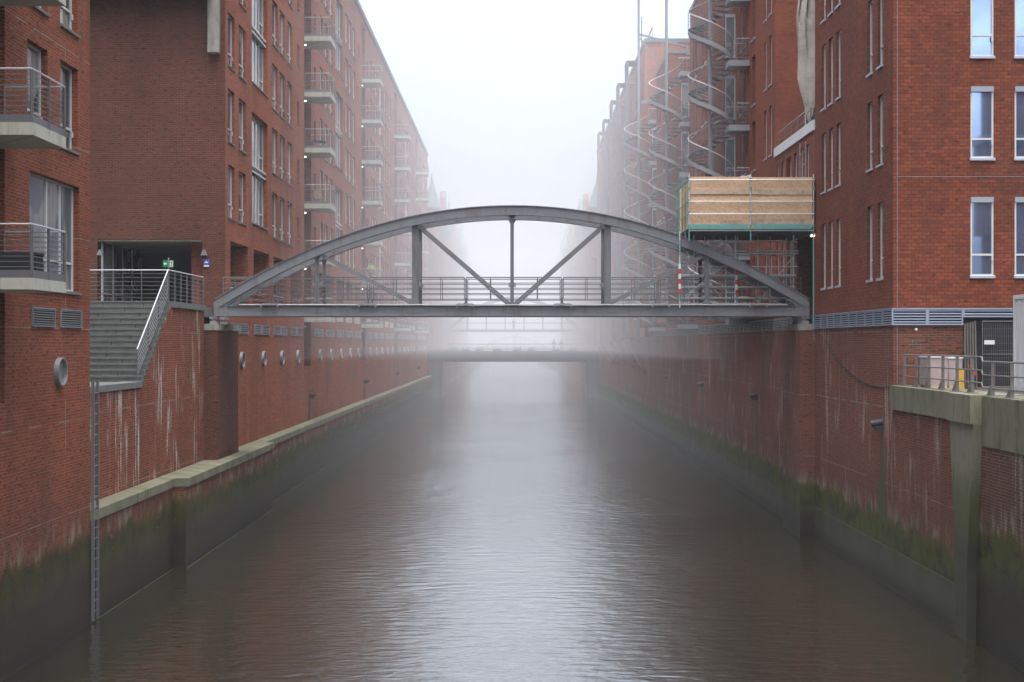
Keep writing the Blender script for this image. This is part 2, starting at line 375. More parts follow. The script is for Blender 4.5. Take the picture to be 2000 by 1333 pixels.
def water_mat():
    m, nt, bs = newmat('water'); n = N(nt)
    g = n.n('ShaderNodeNewGeometry'); sp = n.n('ShaderNodeSeparateXYZ'); n.l(g.outputs['Position'], sp.inputs[0]); x, y = sp.outputs[0], sp.outputs[1]
    big = n.noise(n.vec(n.math('MULTIPLY', x, .12), n.math('MULTIPLY', y, .09)), 1, 4, .6)
    n.l(n.mix(big, (.011,.0105,.005), (.020,.018,.009)), bs.inputs['Base Color'])
    bs.inputs['Roughness'].default_value = .02; bs.inputs['IOR'].default_value = 3.4; bs.inputs['Specular Tint'].default_value = (.96, .985, 1, 1); bs.inputs['Specular IOR Level'].default_value = .95
    w1 = n.noise(n.vec(n.math('MULTIPLY', x, 1.0), n.math('MULTIPLY', y, 2.6)), 1, 2, .5, .3)
    w2 = n.noise(n.vec(n.math('MULTIPLY', x, 3.4), n.math('MULTIPLY', y, 8.5)), 1, 3, .6, .4)
    w3 = n.noise(n.vec(n.math('MULTIPLY', x, .35), n.math('MULTIPLY', y, .35)), 1, 2, .5)
    amp = n.lin(big, .3, .7, .5, 1.3)
    h = n.math('ADD', n.math('MULTIPLY', w1, .048), n.math('ADD', n.math('MULTIPLY', w2, .017), n.math('MULTIPLY', w3, .014)))
    h = n.math('MULTIPLY', h, amp)
    bu = n.n('ShaderNodeBump'); bu.inputs['Strength'].default_value = 1; bu.inputs['Distance'].default_value = 1.0
    n.l(h, bu.inputs['Height']); n.l(bu.outputs[0], bs.inputs['Normal']); return m
M['water'] = water_mat()

# ------------------------------------------------------------------ ground and water
w = MB(); w.face([(-12.6,-40,0),(13.2,-40,0),(13.2,760,0),(-12.6,760,0)]); struct(w.build('canal_water', M['water']))
g = MB(); g.box(-300,-24,-40,760,-.9,6.2); g.box(-24,-13.0,193,760,-.9,6.2); struct(g.build('ground', M['asphalt'], off=(0,0,0)))
g = MB(); g.box(24,300,-40,760,-.9,6.2); g.box(12.9,24,193,760,-.9,6.2); struct(g.build('ground', M['asphalt'], off=(0,0,0)))

# ------------------------------------------------------------------ window kit (local: x width, -y outward, z up; origin bottom centre at the glass plane)
def window_bm(w, h, style):
    fr, pn, sl = MB(), MB(), MB(); t = .06
    if style == 'none': return fr, pn, sl
    wd = .07
    fr.box(-w/2, -w/2+t, -wd, 0, 0, h); fr.box(w/2-t, w/2, -wd, 0, 0, h)
    fr.box(-w/2+t, w/2-t, -wd, 0, 0, t); fr.box(-w/2+t, w/2-t, -wd, 0, h-t, h)
    tr = h*.27
    cells = []
    if style in ('narrow', 'blue'):
        fr.box(-w/2+t, w/2-t, -wd, 0, tr-.03, tr+.03); cells = [(-w/2+t, w/2-t, t, tr-.03), (-w/2+t, w/2-t, tr+.03, h-t)]
        if style == 'blue': fr.box(-w/2+.01, w/2-.01, -.12, -wd-.002, h-.17, h-.002, 1)
        fr.box(w/2-t-.02, w/2-t+.03, -wd-.05, -wd-.001, tr-.2, tr-.05, 0)
    elif style == 'wide':
        xs = [-w/2+t, -w*.05, w*.22, w/2-t]
        for a in xs[1:3]: fr.box(a-.04, a+.04, -wd, 0, t, h-t)
        for k in range(3):
            a0 = xs[k] + (.04 if k else 0); a1 = xs[k+1] - (.04 if k < 2 else 0)
            fr.box(a0, a1, -wd, 0, tr-.03, tr+.03); cells += [(a0, a1, t, tr-.03), (a0, a1, tr+.03, h-t)]
    elif style == 'two':
        mid = h/2; fr.box(-w/2, w/2, -.22, -wd-.002, mid-.17, mid-.1, 0); fr.box(-w/2, w/2, -.22, -wd-.002, mid+.1, mid+.17, 0)
        xs = [-w/2+t, w*.02, w*.25, w/2-t]
        for a in xs[1:3]: fr.box(a-.035, a+.035, -wd, 0, t, h-t)
        for zz0, zz1 in ((t, mid-.25), (mid+.25, h-t)):
            for k in range(3):
                a0 = xs[k] + (.035 if k else 0); a1 = xs[k+1] - (.035 if k < 2 else 0)
                q = zz0 + .62
                if k == 2: fr.box(a0, a1, -wd, 0, q-.03, q+.03); cells += [(a0, a1, zz0, q-.03), (a0, a1, q+.03, zz1)]
                else: cells.append((a0, a1, zz0, zz1))
        for k in range(3):
            a0 = xs[k] + (.035 if k else 0); a1 = xs[k+1] - (.035 if k < 2 else 0); fr.box(a0, a1, -.05, 0, mid-.25, mid+.25, 1)
    for a0, a1, b0, b1 in cells: pn.box(a0, a1, -.03, -.01, b0, b1)
    return fr, pn, sl
_wc = {}
def window_proto(w, h, style, depth, fm, pm, sm, so=.06):
    key = (round(w,3), round(h,3), style, depth, fm, pm, sm)
    if key in _wc: return key
    fr, pn, sl = window_bm(w, h, style)
    sl.box(-w/2-.03, w/2+.03, -depth-so, -.075, -.075, -.004)
    sl.v = [(x, y, z + (0 if z < -.05 else (.03 if y > -.1 else 0))) for x, y, z in sl.v]
    _wc[key] = dict(fr=fr, pn=pn, sl=sl, o=None, mats=(fm, pm, sm)); return key
class Windows:
    """first `limit` windows become parts, the rest one part of kind stuff"""
    def __init__(s, parent, limit=96): s.p = parent; s.q = []; s.limit = limit
    def add(s, key, pos, rot): s.q.append((key, pos, rot))
    def done(s):
        s.q.sort(key=lambda t: t[1][1] + .15*abs(t[1][2]-EYE))
        vis = [t for t in s.q]
        rest = MB(); restm = []
        for k, (key, pos, rot) in enumerate(vis):
            W_ = _wc[key]; fm, pm, sm = (M[a] for a in W_['mats'])
            if k < s.limit:
                if W_['o'] is None:
                    W_['me'] = (W_['fr'].mesh('window', [fm, M['frame_grey']]), W_['pn'].mesh('pane', pm), W_['sl'].mesh('sill', sm)); W_['o'] = 1
                o = bpy.data.objects.new('window', W_['me'][0]); sc.collection.objects.link(o); o.parent = s.p
                o.location = Vector(pos) - wpos(s.p); o.rotation_euler = (0, 0, rot)
                for nm, me in (('pane', W_['me'][1]), ('sill', W_['me'][2])):
                    c = bpy.data.objects.new(nm, me); sc.collection.objects.link(c); c.parent = o
            else:
                for a, mm in (('fr', fm), ('pn', pm), ('sl', sm)):
                    if mm not in restm: restm.append(mm)
                    src = W_[a]; q = MB(); q.v = src.v; q.f = src.f; q.m = [0]*len(src.f); rest.add(q, pos, rot, restm.index(mm))
        if rest.f:
            o = rest.build('window', restm, s.p); o['kind'] = 'stuff'
RL, RR = radians(90), radians(-90)

def louvre(parent, axis, plane, out, u0, u1, z0, z1, mat, nslat=5, cells=1, depth=.05, name='louvre', fr=.035, gap=0.0):
    """metal vent grille: dark backing + frame + slats, proud of the wall by `depth`"""
    b = MB()
    def bx(a0, a1, d0, d1, c0, c1, mi):
        if axis == 'x': b.box(plane+out*d0, plane+out*d1, a0, a1, c0, c1, mi)
        else: b.box(a0, a1, plane+out*d0, plane+out*d1, c0, c1, mi)
    bx(u0, u1, -.02, .004, z0, z1, 1)
    bx(u0, u1, .004, depth, z1-fr, z1, 0); bx(u0, u1, .004, depth+.02, z0, z0+fr, 0)
    n = cells; wdt = (u1-u0)/n
    for k in range(n+1):
        c = u0 + k*wdt; a0 = max(u0, c-fr*(1 if 0<k<n else 1)); a1 = min(u1, c+fr)
        bx(a0, a1, .004, depth, z0+fr, z1-fr, 0)
    zz = (z1-z0-2*fr)/nslat
    for k in range(n):
        a0 = u0+k*wdt+fr; a1 = u0+(k+1)*wdt-fr
        for j in range(nslat):
            c = z0+fr+(j+.5)*zz
            if axis == 'x': pr = [(plane+out*.008, c+zz*.22), (plane+out*(depth-.008), c-zz*.16), (plane+out*(depth-.004), c+zz*.04), (plane+out*.012, c+zz*.38)]; b.prism(pr, a0, a1, 'y', 0)
            else: pr = [(plane+out*.008, c+zz*.22), (plane+out*(depth-.008), c-zz*.16), (plane+out*(depth-.004), c+zz*.04), (plane+out*.012, c+zz*.38)]; b.prism(pr, a0, a1, 'x', 0)
    return b.build(name, [mat, M['dark']], parent)

def porthole(parent, plane, y, z, out=1, r=.37, proj=.13):
    b = MB(); n = 24
    b.lathe([(r, -.02), (r, proj*out), (r-.035, proj*out), (r-.035, .02*out), (0.001, .02*out)], plane, y, z, n, 'x')
    o = b.build('porthole', M['louvre'], parent)
    for p in o.data.polygons: p.use_smooth = False
    return o

def rail_run(b, p0, p1, h, nr, posts, r_top=.022, r=.009, post_w=.045, base=0.0, first=.12, hand_mi=1, postmi=0, railmi=0):
    """railing: handrail, nr thin rails and flat posts between two floor points"""
    p0 = Vector(p0); p1 = Vector(p1); up = Vector((0,0,1))
    b.tube([p0+up*h, p1+up*h], r_top, 8, hand_mi)
    for k in range(nr):
        q = first + (h-.12-first)*k/(max(1, nr-1)); b.tube([p0+up*q, p1+up*q], r, 5, railmi)
    for k in range(posts):
        t = k/(posts-1) if posts > 1 else .5; q = p0.lerp(p1, t)
        b.beam(q+up*base, q+up*(h-.02), post_w, .014, side=(p1-p0).cross(up).normalized(), mi=postmi)

def balcony(parent, xin, xout, y0, y1, zt, zb, sgn=1, lowdetail=False):
    """slab with metal upstand and steel rod railing; xin wall side, xout canal side"""
    s = MB(); s.box(xin, xout, y0, y1, zb, zt)
    o = s.build('balcony', M['concrete_slab'], parent)
    r = MB(); e = .03*sgn
    r.box(xout-e-.02*sgn, xout-e, y0+.03, y1-.03, zt+.002, zt+.16, 0)
    r.box(xin+e, xout-e-.025*sgn, y0+.03, y0+.05, zt+.002, zt+.16, 0); r.box(xin+e, xout-e-.025*sgn, y1-.05, y1-.03, zt+.002, zt+.16, 0)
    H = 1.12; nr = 5 if lowdetail else 7
    xw = (-12.4 if sgn > 0 else 12)
    rail_run(r, (xout-e, y0+.04, zt), (xout-e, y1-.04, zt), H, nr, 3, first=.25)
    rail_run(r, (xw+.05*sgn if not lowdetail else xw, y0+.04, zt), (xout-e, y0+.04, zt), H, nr, 3, first=.25)
    rail_run(r, (xw+.05*sgn if not lowdetail else xw, y1-.04, zt), (xout-e, y1-.04, zt), H, nr, 3, first=.25)
    r.build('railing', [M['steel_rail'], M['steel_bright']], o)
    return o

# ================================================================== LEFT BANK
# ---- near apartment building (L1), canal facade x=-11.8
L1 = thing('apartment_building', 'red brick building at the left picture edge with concrete balconies and one round porthole', 'building', (-16, 30, 0))
XL1 = -11.8
holes = [(27.6, 31.4, 6.4, 33.6, 1.6, True)]
W1 = Windows(L1)
k_n = window_proto(1.44, 2.25, 'narrow', .24, 'frame_white', 'glass', 'sill_stone')
k_w = window_proto(3.8, 2.85, 'wide', .24, 'frame_white', 'glass_pale', 'sill_stone')
holes.append((33.0, 36.8, 9.16, 12.01, .24, False)); W1.add(k_w, (XL1-.24, 34.9, 9.16), RL)
for zb in (12.93, 16.1, 19.4, 22.7, 26.0):
    for a, b_ in ((32.86, 34.3), (35.24, 36.68)):
        holes.append((a, b_, zb, zb+2.25, .24, False)); W1.add(k_n, (XL1-.24, (a+b_)/2, zb), RL)
    a, b_ = 20.0, 24.0; holes.append((a, b_, zb, zb+2.25, .24, True))
b = MB(); b.facade('x', XL1, -1, 8, 37.7, -.8, 34, holes); b.box(-24, XL1, 8, 37.7, -.8, 34, skip='r')
b.build('wall', M['brick_near'], L1)
MB().box(-24.2, XL1+.12, 7.8, 37.85, 34.002, 34.35).build('roof', M['roof_metal'], L1)
W1.done()
for zt, zb in ((9.2, 8.95), (12.55, 12.28), (15.85, 15.58), (19.1, 18.85)):
    s = MB(); s.box(-13.3, -10.37, 29.2, 31.37, zb, zt); o = s.build('balcony', M['concrete_slab'], L1)
    r = MB()
    r.box(-10.42, -10.39, 29.22, 31.35, zt+.002, zt+.17); r.box(-13.2, -10.425, 29.22, 29.25, zt+.002, zt+.17); r.box(-11.75, -10.425, 31.32, 31.35, zt+.002, zt+.17)
    rail_run(r, (-10.40, 29.23, zt), (-10.40, 31.34, zt), 1.16, 8, 3, first=.24, post_w=.07)
    rail_run(r, (-13.2, 29.23, zt), (-10.40, 29.23, zt), 1.16, 8, 4, first=.24, post_w=.07)
    rail_run(r, (-11.78, 31.34, zt), (-10.40, 31.34, zt), 1.16, 8, 2, first=.24, post_w=.07)
    r.build('railing', [M['steel_rail'], M['steel_bright']], o)
for a, c in ((33.1, 34.75), (35.2, 36.9)): louvre(L1, 'x', XL1, 1, a, c, 8.2, 8.68, M['louvre'], 7)
porthole(L1, XL1, 35.1, 7.05)
# things on the low balcony
pb = thing('storage_box', 'dark box standing on the lower balcony at the left picture edge', 'box', (-10.95, 30.6, 9.2))
MB().box(-11.7, -10.75, 30.5, 30.95, 9.37, 9.78).build('box_body', M['cloth_dark'], pb)
MB().box(-11.73, -10.72, 30.47, 30.98, 9.785, 9.83).build('lid', M['darkdoor'], pb)
MB().box(-11.65, -10.8, 30.55, 30.9, 9.203, 9.368).build('foot', M['darkdoor'], pb)

# ---- quay base with coping (left)
QL = thing('quay_wall', 'dark algae covered lower quay wall with pale coping along the left bank', 'wall', (-12, 46, 0))
b = MB(); b.box(-13.6, -11.8, 37.72, 46.9, -.8, 2.83); b.box(-13.6, -11.35, 46.9, 63.7, -.8, 2.83); b.box(-13.6, -11.8, 63.7, 193, -.8, 2.83)
b.build('base_wall', M['brick_quay_left'], QL)
c = MB()
def coping(b, x0, x1, y0, y1, seg):
    n = max(1, round((y1-y0)/seg)); L = (y1-y0)/n
    for k in range(n): b.box(x0, x1, y0+k*L+.008, y0+(k+1)*L-.008, 2.834, 3.12)
coping(c, -13.5, -11.72, 37.75, 46.85, 3.1); coping(c, -13.5, -11.27, 46.86, 63.78, 4.2); coping(c, -13.5, -11.72, 63.8, 192.9, 6.0)
c.build('coping', M['concrete_moss'], QL)
b = MB(); b.box(-11.8,-11.77,37.73,46.9,.0,.012); b.box(-11.35,-11.32,46.9,63.7,.0,.012); b.box(-11.8,-11.77,63.7,193,.0,.012); b.build('waterline_rim', M['green_dark'], QL)
# mooring slots in the base wall
s = MB()
random.seed(3)
for y in [39.5, 44.6, 58.0] + [65+2.2*k for k in range(50)]:
    xx = -11.35 if 46.9 < y < 63.7 else -11.8; zz = 2.2 - .35*random.random()
    s.box(xx-.02, xx+.045, y, y+.22, zz-.35, zz-.28); s.box(xx-.02, xx+.045, y, y+.22, zz-.02, zz+.06); s.box(xx-.02, xx+.006, y+.03, y+.19, zz-.28, zz-.02, 1)
o = s.build('mooring_slot', [M['green_dark'], M['dark']], QL); o['kind'] = 'stuff'
# ladder
ld = thing('wall_ladder', 'galvanised steel ladder dropping down the left quay wall beside the brick corner', 'ladder', (-11.72, 37.9, 0))
b = MB()
for y in (37.78, 38.2): b.box(-11.78, -11.70, y-.02, y+.02, .05, 6.75)
b.build('rail', M['steel_rail'], ld)
b = MB(); z = .3
while z < 6.6: b.tube([(-11.74, 37.8, z), (-11.74, 38.18, z)], .018, 6); z += .29
b.build('rung', M['steel_rail'], ld)

# ---- stair and retaining wall
RW = thing('retaining_wall', 'brick retaining wall streaked with white lime below the stair, left of the bridge', 'wall', (-12.8, 46, 3.1))
pf = [(37.72,3.124),(54.2,3.124),(54.2,9.08),(48.9,9.08)]
n = 14; y_top, y_bot, z_top, z_bot = 48.7, 45.0, 9.3, 6.5
pf += [(45.0,6.32),(37.72,6.32)]
MB().prism(pf, -12.9, -12.4, 'x').build('brick_face', M['brick_stair'], RW)
c = MB(); L = .9; y = 48.95
while y < 54.1: c.box(-12.95, -12.33, y+.005, min(y+L, 54.2)-.005, 9.083, 9.30); y += L
y = 37.75
while y < 44.9: c.box(-12.95, -12.33, y+.005, min(y+1.2, 45.0)-.005, 6.324, 6.52); y += 1.2
c.build('coping', M['stone_step'], RW)
ST = thing('stone_staircase', 'broad grey stone staircase rising to the passage behind the left bank wall', 'stairs', (-15, 45, 6.5))
for k in range(n):
    zz = z_bot + (z_top-z_bot)*(k+1)/n; y0 = y_bot + (y_top-y_bot)*k/n; y1 = y_bot + (y_top-y_bot)*(k+1)/n
    q = MB(); q.box(-18.5, -12.36, y0-.02, y1+.02, zz-.055, zz); q.box(-18.5, -12.37, y0+.0, y1+.02, zz-.198, zz-.056)
    for j in range(4): xx = -18.3+1.45*j+(.7 if k % 2 else .1); q.box(xx, xx+.018, y0-.004, y0+.02, zz-.19, zz-.06, 1)
    q.build('step', [M['stone_step'], M['dark']], ST)
MB().prism([(45.05,6.3),(48.9,6.3),(48.9,9.0)], -18.5, -12.91, 'x').build('core', M['concrete'], ST)
MB().box(-18.5, -12.96, 37.72, 44.98, 6.2, 6.50).build('lower_landing', M['stone_step'], ST)
pv = MB(); pv.box(-24, -12.96, 48.92, 58.2, 8.9, 9.295); pv.box(-24,-18.52,37.72,48.9,6.2,9.29); struct(pv.build('upper_pavement', M['stone_step'], off=(0,0,0)))
# stair railings
SR = thing('stair_railing', 'steel rod railing climbing the stair and guarding its top, left of the bridge', 'railing', (-12.45, 46, 6.5))
r = MB(); xr = -12.45
a = Vector((xr, 44.75, 6.53)); bb = Vector((xr, 48.75, 9.3)); up = Vector((0,0,1))
r.tube([a+up*1.05, bb+up*1.12], .026, 8, 1)
for k in range(6):
    q = .18+.145*k; r.tube([a+up*q, bb+up*(q+.02)], .011, 5)
for t in (0, .33, .66, 1): q = a.lerp(bb, t); r.beam(q, q+up*1.06, .06, .016, side=(1,0,0))
r.build('stair_rail', [M['steel_rail'], M['steel_bright']], SR)
r = MB(); rail_run(r, (xr, 48.8, 9.3), (xr, 54.3, 9.3), 1.12, 7, 7, r_top=.024, r=.011, post_w=.06); r.build('edge_rail', [M['steel_rail'], M['steel_bright']], SR)
r = MB(); rail_run(r, (-18.4, 48.95, 9.3), (xr-.02, 48.95, 9.3), 1.12, 7, 7, r_top=.024, r=.011, post_w=.07); r.build('top_rail', [M['steel_rail'], M['steel_bright']], SR)
# exit sign on post
sg = thing('exit_sign', 'green escape route sign with white arrow on a thin post by the stair top', 'sign', (-12.75, 50.0, 9.3))
b = MB(); b.tube([(-12.75,50.0,9.3),(-12.75,50.0,10.95)], .022, 8); b.build('post', M['galv'], sg)
b = MB(); b.box(-12.95,-12.55,49.955,49.975,10.58,10.84); b.build('board', M['green_sign'], sg)
b = MB(); yy0, yy1 = 49.948, 49.953
b.prism([(-12.925,10.71),(-12.865,10.775),(-12.865,10.735),(-12.80,10.735),(-12.80,10.685),(-12.865,10.685),(-12.865,10.645)], yy0, yy1)
b.box(-12.755,-12.75,yy0,yy1,10.60,10.82); b.box(-12.72,-12.585,yy0,yy1,10.60,10.625); b.box(-12.61,-12.585,yy0,yy1,10.625,10.82); b.box(-12.72,-12.61,yy0,yy1,10.795,10.82)
b.prism([(-12.69,10.64),(-12.67,10.64),(-12.655,10.69),(-12.63,10.655),(-12.62,10.665),(-12.65,10.72),(-12.66,10.755),(-12.685,10.75),(-12.70,10.70)], yy0, yy1)
b.lathe([(.0005,yy0),(.017,yy0),(.017,yy1)], -12.66, 0, 10.775, 10, 'y'); b.build('pictogram', M['reds'], sg)

# ---- long apartment building (L2)
XL, ZR = -12.4, 34.3
L2 = thing('apartment_building', 'long brick apartment block receding into fog along the left bank', 'building', (-17, 90, 3.12))
W2 = Windows(L2, 96)
holes = []
kn = {w_: window_proto(w_, 2.3, 'narrow', .2, 'frame_white', 'glass', 'sill_stone') for w_ in (1.4, 1.6)}
ks = window_proto(.75, 1.25, 'narrow', .3, 'frame_grey', 'glass', 'sill_stone')
kw = window_proto(4.1, 5.25, 'two', .3, 'frame_white', 'glass_pale', 'sill_stone')
starts = [52.7, 82.7, 112.7, 142.7, 172.7]
for bi, s0 in enumerate(starts):
    e0 = s0 + 27.3
    for zb in (13.25, 16.55, 19.85, 23.15, 26.45, 29.75):
        for a, w_ in ((3.7,1.4),(6.0,1.4),(8.3,1.6),(16.75,1.6),(18.95,1.6),(21.4,1.6)):
            y0 = s0+a
            if y0 < 58.5 or y0+w_ > 192.5: continue
            holes.append((y0, y0+w_, zb, zb+2.3, .2, False)); W2.add(kn[w_], (XL-.2, y0+w_/2, zb), RL)
        for a in (1.2, 24.7):
            y0 = s0+a
            if y0 < 58.5 or y0 > 192: continue
            holes.append((y0, y0+.75, zb+.5, zb+1.75, .3, False)); W2.add(ks, (XL-.3, y0+.375, zb+.5), RL)
    for zb in (13.5, 20.15, 26.8):
        y0 = s0+11.35
        if y0+4.1 > 192.5: continue
        holes.append((y0, y0+4.1, zb, zb+5.25, .3, False)); W2.add(kw, (XL-.3, y0+2.05, zb), RL)
    for i in range(5):
        y0 = s0+1.2+5.3*i
        if y0 < 58.5 or y0+4 > 192: continue
        holes.append((y0, y0+4.05, 9.3, 12.25, 1.7, True))
    if e0 < 190: holes.append((e0, e0+2.7, 6.4, 33.8, 2.6, True))
b = MB(); b.facade('x', XL, -1, 58.2, 193, 3.124, ZR, holes)
b.box(-24, XL, 58.2, 193, 3.124, ZR, skip='rf')
b.build('wall', M['brick_left'], L2)
b = MB(); b.facade('y', 58.2, 1, -24, XL, 3.124, ZR, [(-17.9, -13.4, 9.3, 12.24, 7, False)])
b.face([(-17.9,65.2,9.3),(-13.4,65.2,9.3),(-13.4,65.2,12.24),(-17.9,65.2,12.24)])
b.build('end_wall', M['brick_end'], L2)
MB().box(-17.88,-13.42,58.25,65.18,12.16,12.235).build('passage_ceiling', M['concrete'], L2)
MB().box(-17.88,-13.42,65.05,65.17,9.31,12.15).build('passage_back', M['darkdoor'], L2)
b = MB()   # glazed shop front inside the passage
for k in range(4):
    y0 = 58.6+1.5*k; b.box(-17.86,-17.78,y0,y0+.08,9.32,12.14,0)
    b.box(-17.85,-17.81,y0+.08,y0+1.5,9.32,12.14,1)
b.box(-17.85,-17.77,58.6,64.6,9.9,9.97,0)
b.build('shopfront', [M['frame_white'], M['glass']], L2)
MB().box(-13.1,-12.62,57.86,58.198,20.2,22.6).build('pilaster', M['concrete'], L2)
MB().box(-20.0,-12.9,57.2,58.198,22.603,22.95).build('soffit', M['copper_green'], L2)
MB().box(-24.2, XL+.16, 58.05, 193.1, ZR+.002, ZR+.4).build('roof', M['roof_metal'], L2)
for x in (-17.75, -13.3):
    b = MB(); b.prism([(x-.13,11.55),(x+.13,11.55),(x+.02,11.78),(x-.02,11.78)], 58.0, 58.196); b.build('wall_lamp', M['louvre'], L2)
W2.done()
nlou = 0
for bi, s0 in enumerate(starts):
    e0 = s0+27.3
    for i in range(5):
        y0 = s0+1.2+5.3*i
        if y0 > 58 and y0 < 188:
            for q in (0, 2.05): louvre(L2, 'x', XL, 1, y0+q+.05, y0+q+1.85, 8.2, 8.68, M['louvre'], 5 if y0 < 115 else 3)
        yc = s0+3.5+5.3*i
        if yc > 59.5 and yc < 190: porthole(L2, XL, yc, 7.02)
        if y0 > 58.5 and y0+4 < 192:   # low parapet and rail in each arcade opening
            p = MB()
            if bi == 0: 
                rail_run(p, (XL-.15, y0+.02, 9.3), (XL-.15, y0+4.03, 9.3), .95, 4, 3, r=.012)
            else:
                p.box(XL-.2, XL-.03, y0+.01, y0+4.04, 9.3, 9.85, 2); rail_run(p, (XL-.1, y0+.02, 9.85), (XL-.1, y0+4.03, 9.85), .55, 2, 3, r=.012)
            p.build('arcade_rail', [M['steel_rail'], M['steel_bright'], M['concrete_slab']], L2)
    if e0 < 190:
        for zt in (9.32, 12.72, 16.03, 19.33, 22.63, 25.93, 29.23):
            o = balcony(L2, -13.2, -10.9, e0+.2, e0+2.6, zt, zt-.28, lowdetail=True)
            l_ = MB(); l_.box(XL+.01, XL+.10, e0+.02, e0+.09, zt-.60, zt-.53)
            l_.build('balcony_lamp', M['lamp_on'] if (zt > 12 and bi < 2) else M['frame_white'], o)
t = thing('folding_chair', 'folding chair on a balcony of the left facade, fourth balcony up', 'chair', (-11.7, 81.2, 16.03))
b = MB(); b.box(-11.95,-11.5,80.9,81.3,16.45,16.49); b.build('seat', M['timber'], t)
b = MB(); b.prism([(80.9,16.5),(80.94,16.5),(80.8,16.95),(80.76,16.95)], -11.95, -11.5, 'x'); b.build('backrest', M['timber'], t)
for xx in (-11.93, -11.54):
    for (ya, yb) in ((80.85,81.3),(81.3,80.85)): b = MB(); b.tube([(xx,ya,16.05),(xx,yb,16.45)], .015, 5); b.build('leg', M['darkdoor'], t)
t = thing('garden_table', 'low dark table on a balcony of the left facade, one floor above the folding chair', 'table', (-11.7, 81.0, 19.33))
b = MB(); b.box(-12.2,-11.3,80.6,81.5,19.8,19.85); b.build('tabletop', M['darkdoor'], t)
for xx in (-12.1,-11.4):
    for yy in (80.7, 81.4): MB().box(xx-.03,xx+.03,yy-.03,yy+.03,19.33,19.798).build('leg', M['darkdoor'], t)
# information sign on the end wall
bs_ = thing('information_sign', 'small blue and white sign on the brick wall right of the passage', 'sign', (-13.2, 58.1, 10.9))
MB().box(-13.33,-13.10,58.17,58.197,11.05,11.40).build('board', M['blue_sign'], bs_)
b = MB(); b.box(-13.32,-13.11,58.160,58.168,11.06,11.13); b.prism([(-13.29,11.22),(-13.15,11.22),(-13.13,11.28),(-13.19,11.27),(-13.22,11.34),(-13.25,11.27),(-13.30,11.26)], 58.160, 58.168)
b.build('pictogram', M['reds'], bs_)
# drain spouts of the left wall with run-off stain
M['spout_stain'] = plain('spout_stain', (.035,.03,.028), .9, var=.3)
def stain(parent, x, y, z0, z1, w0, w1, mat, out):
    b = MB(); pr = []; n_ = 9; random.seed(int(y*7))
    for k in range(n_): t = k/(n_-1); pr.append((y-(w0+(w1-w0)*t)*(.5+random.uniform(-.12,.12)), z0+(z1-z0)*t))
    for k in range(n_-1, -1, -1): t = k/(n_-1); pr.append((y+(w0+(w1-w0)*t)*(.5+random.uniform(-.12,.12)), z0+(z1-z0)*t))
    b.prism(pr, x, x+out*.004, 'x'); return b.build('stain', mat, parent)
for y in (81.9, 111.9, 141.9, 172.0):
    b = MB(); b.box(XL, XL+.3, y-.12, y+.12, 4.45, 4.6); b.tube([(XL-.05,y,4.68),(XL+.4,y,4.64)], .09, 10); o = b.build('drain_spout', M['darkdoor'], L2)
    stain(o, XL+.003, y, 4.45, 3.13, .18, .75, M['spout_stain'], 1)

# ================================================================== RIGHT BANK
XR = 12.0
QR = thing('quay_wall', 'brick quay wall with green algae band along the right bank', 'wall', (12.5, 60, 0))
b = MB(); b.box(XR, 13.2, 43.02, 193, 1.253, 8.348); b.build('brick_face', M['brick_quay_right'], QR)
b = MB(); b.box(XR-.06, 13.2, 43.003, 193, -.8, 1.25)
b.build('concrete_base', brick_mat('base_right', (.055,.052,.042), (.04,.038,.03), (.05,.047,.038), bw=3.0, rh=1.5, tide=1.9, green=.25, dark=(.035,.033,.027)), QR)
M['green_stain'] = plain('green_stain', (.055,.062,.018), .9, var=.4, scale=3)
for y, w1, mt in ((44.3, 1.0, 'green_stain'), (67.2, .8, 'green_stain'), (86.3, .7, 'green_stain'), (105.0, .6, 'green_stain'), (124.0,.6,'green_stain')):
    z = 5.1; b = MB(); b.tube([(XR+.05,y,z+.12),(XR-.38,y,z+.05)], .12, 10); b.box(XR-.3, XR, y-.16, y+.16, z-.14, z-.02); o = b.build('drain_spout', M['darkdoor'], QR)
    stain(o, XR-.003, y, z-.14, 1.9, .2, w1, M[mt], -1)
cb = MB(); pts = []
for k in range(25):
    t = k/24; y = 52.3+(42.9-52.3)*t; pts.append((XR-.02, y, 7.9 - 1.45*t - 1.1*4*t*(1-t)*.55))
cb.tube(pts, .018, 5); tag(cb.build('cable', M['dark'], off=(0,0,0)), 'thin dark cable sagging across the brick quay wall below the vent band', 'cable')

# ---- near right building R1
R1 = thing('office_building', 'red tiled brick corner building at the right picture edge above a pale vent band', 'building', (16, 48, 8.35))
WR = Windows(R1)
ST_Z = [(9.92, 2.5), (13.65, 2.28), (16.88, 2.5), (20.3, 2.4), (23.6, 2.4), (26.9, 2.4)]
hc, hf = [], []
for zb, hh in ST_Z:
    k1 = window_proto(.66, hh, 'narrow', .16, 'frame_white', 'glass', 'sill_metal')
    k2 = window_proto(.74, hh, 'blue', .1, 'frame_white', 'glass_blue', 'sill_metal')
    for c in (52.65, 51.45, 50.25, 45.8, 44.5):
        hc.append((c-.33, c+.33, zb, zb+hh, .16, False)); WR.add(k1, (XR+.16, c, zb), RR)
    for c in (14.82, 16.22, 18.4, 19.8, 22):
        hf.append((c-.37, c+.37, zb, zb+hh, .1, False)); WR.add(k2, (c, 43.1, zb), 0)
b = MB(); b.facade('x', XR, 1, 43.0, 54.2, 8.352, 34, hc); b.facade('y', 43.0, 1, XR, 30, 8.92, 34, hf)
b.box(XR, 30, 43.0, 54.2, 8.352, 34, skip='lfb'); b.build('wall', M['brick_tile'], R1)
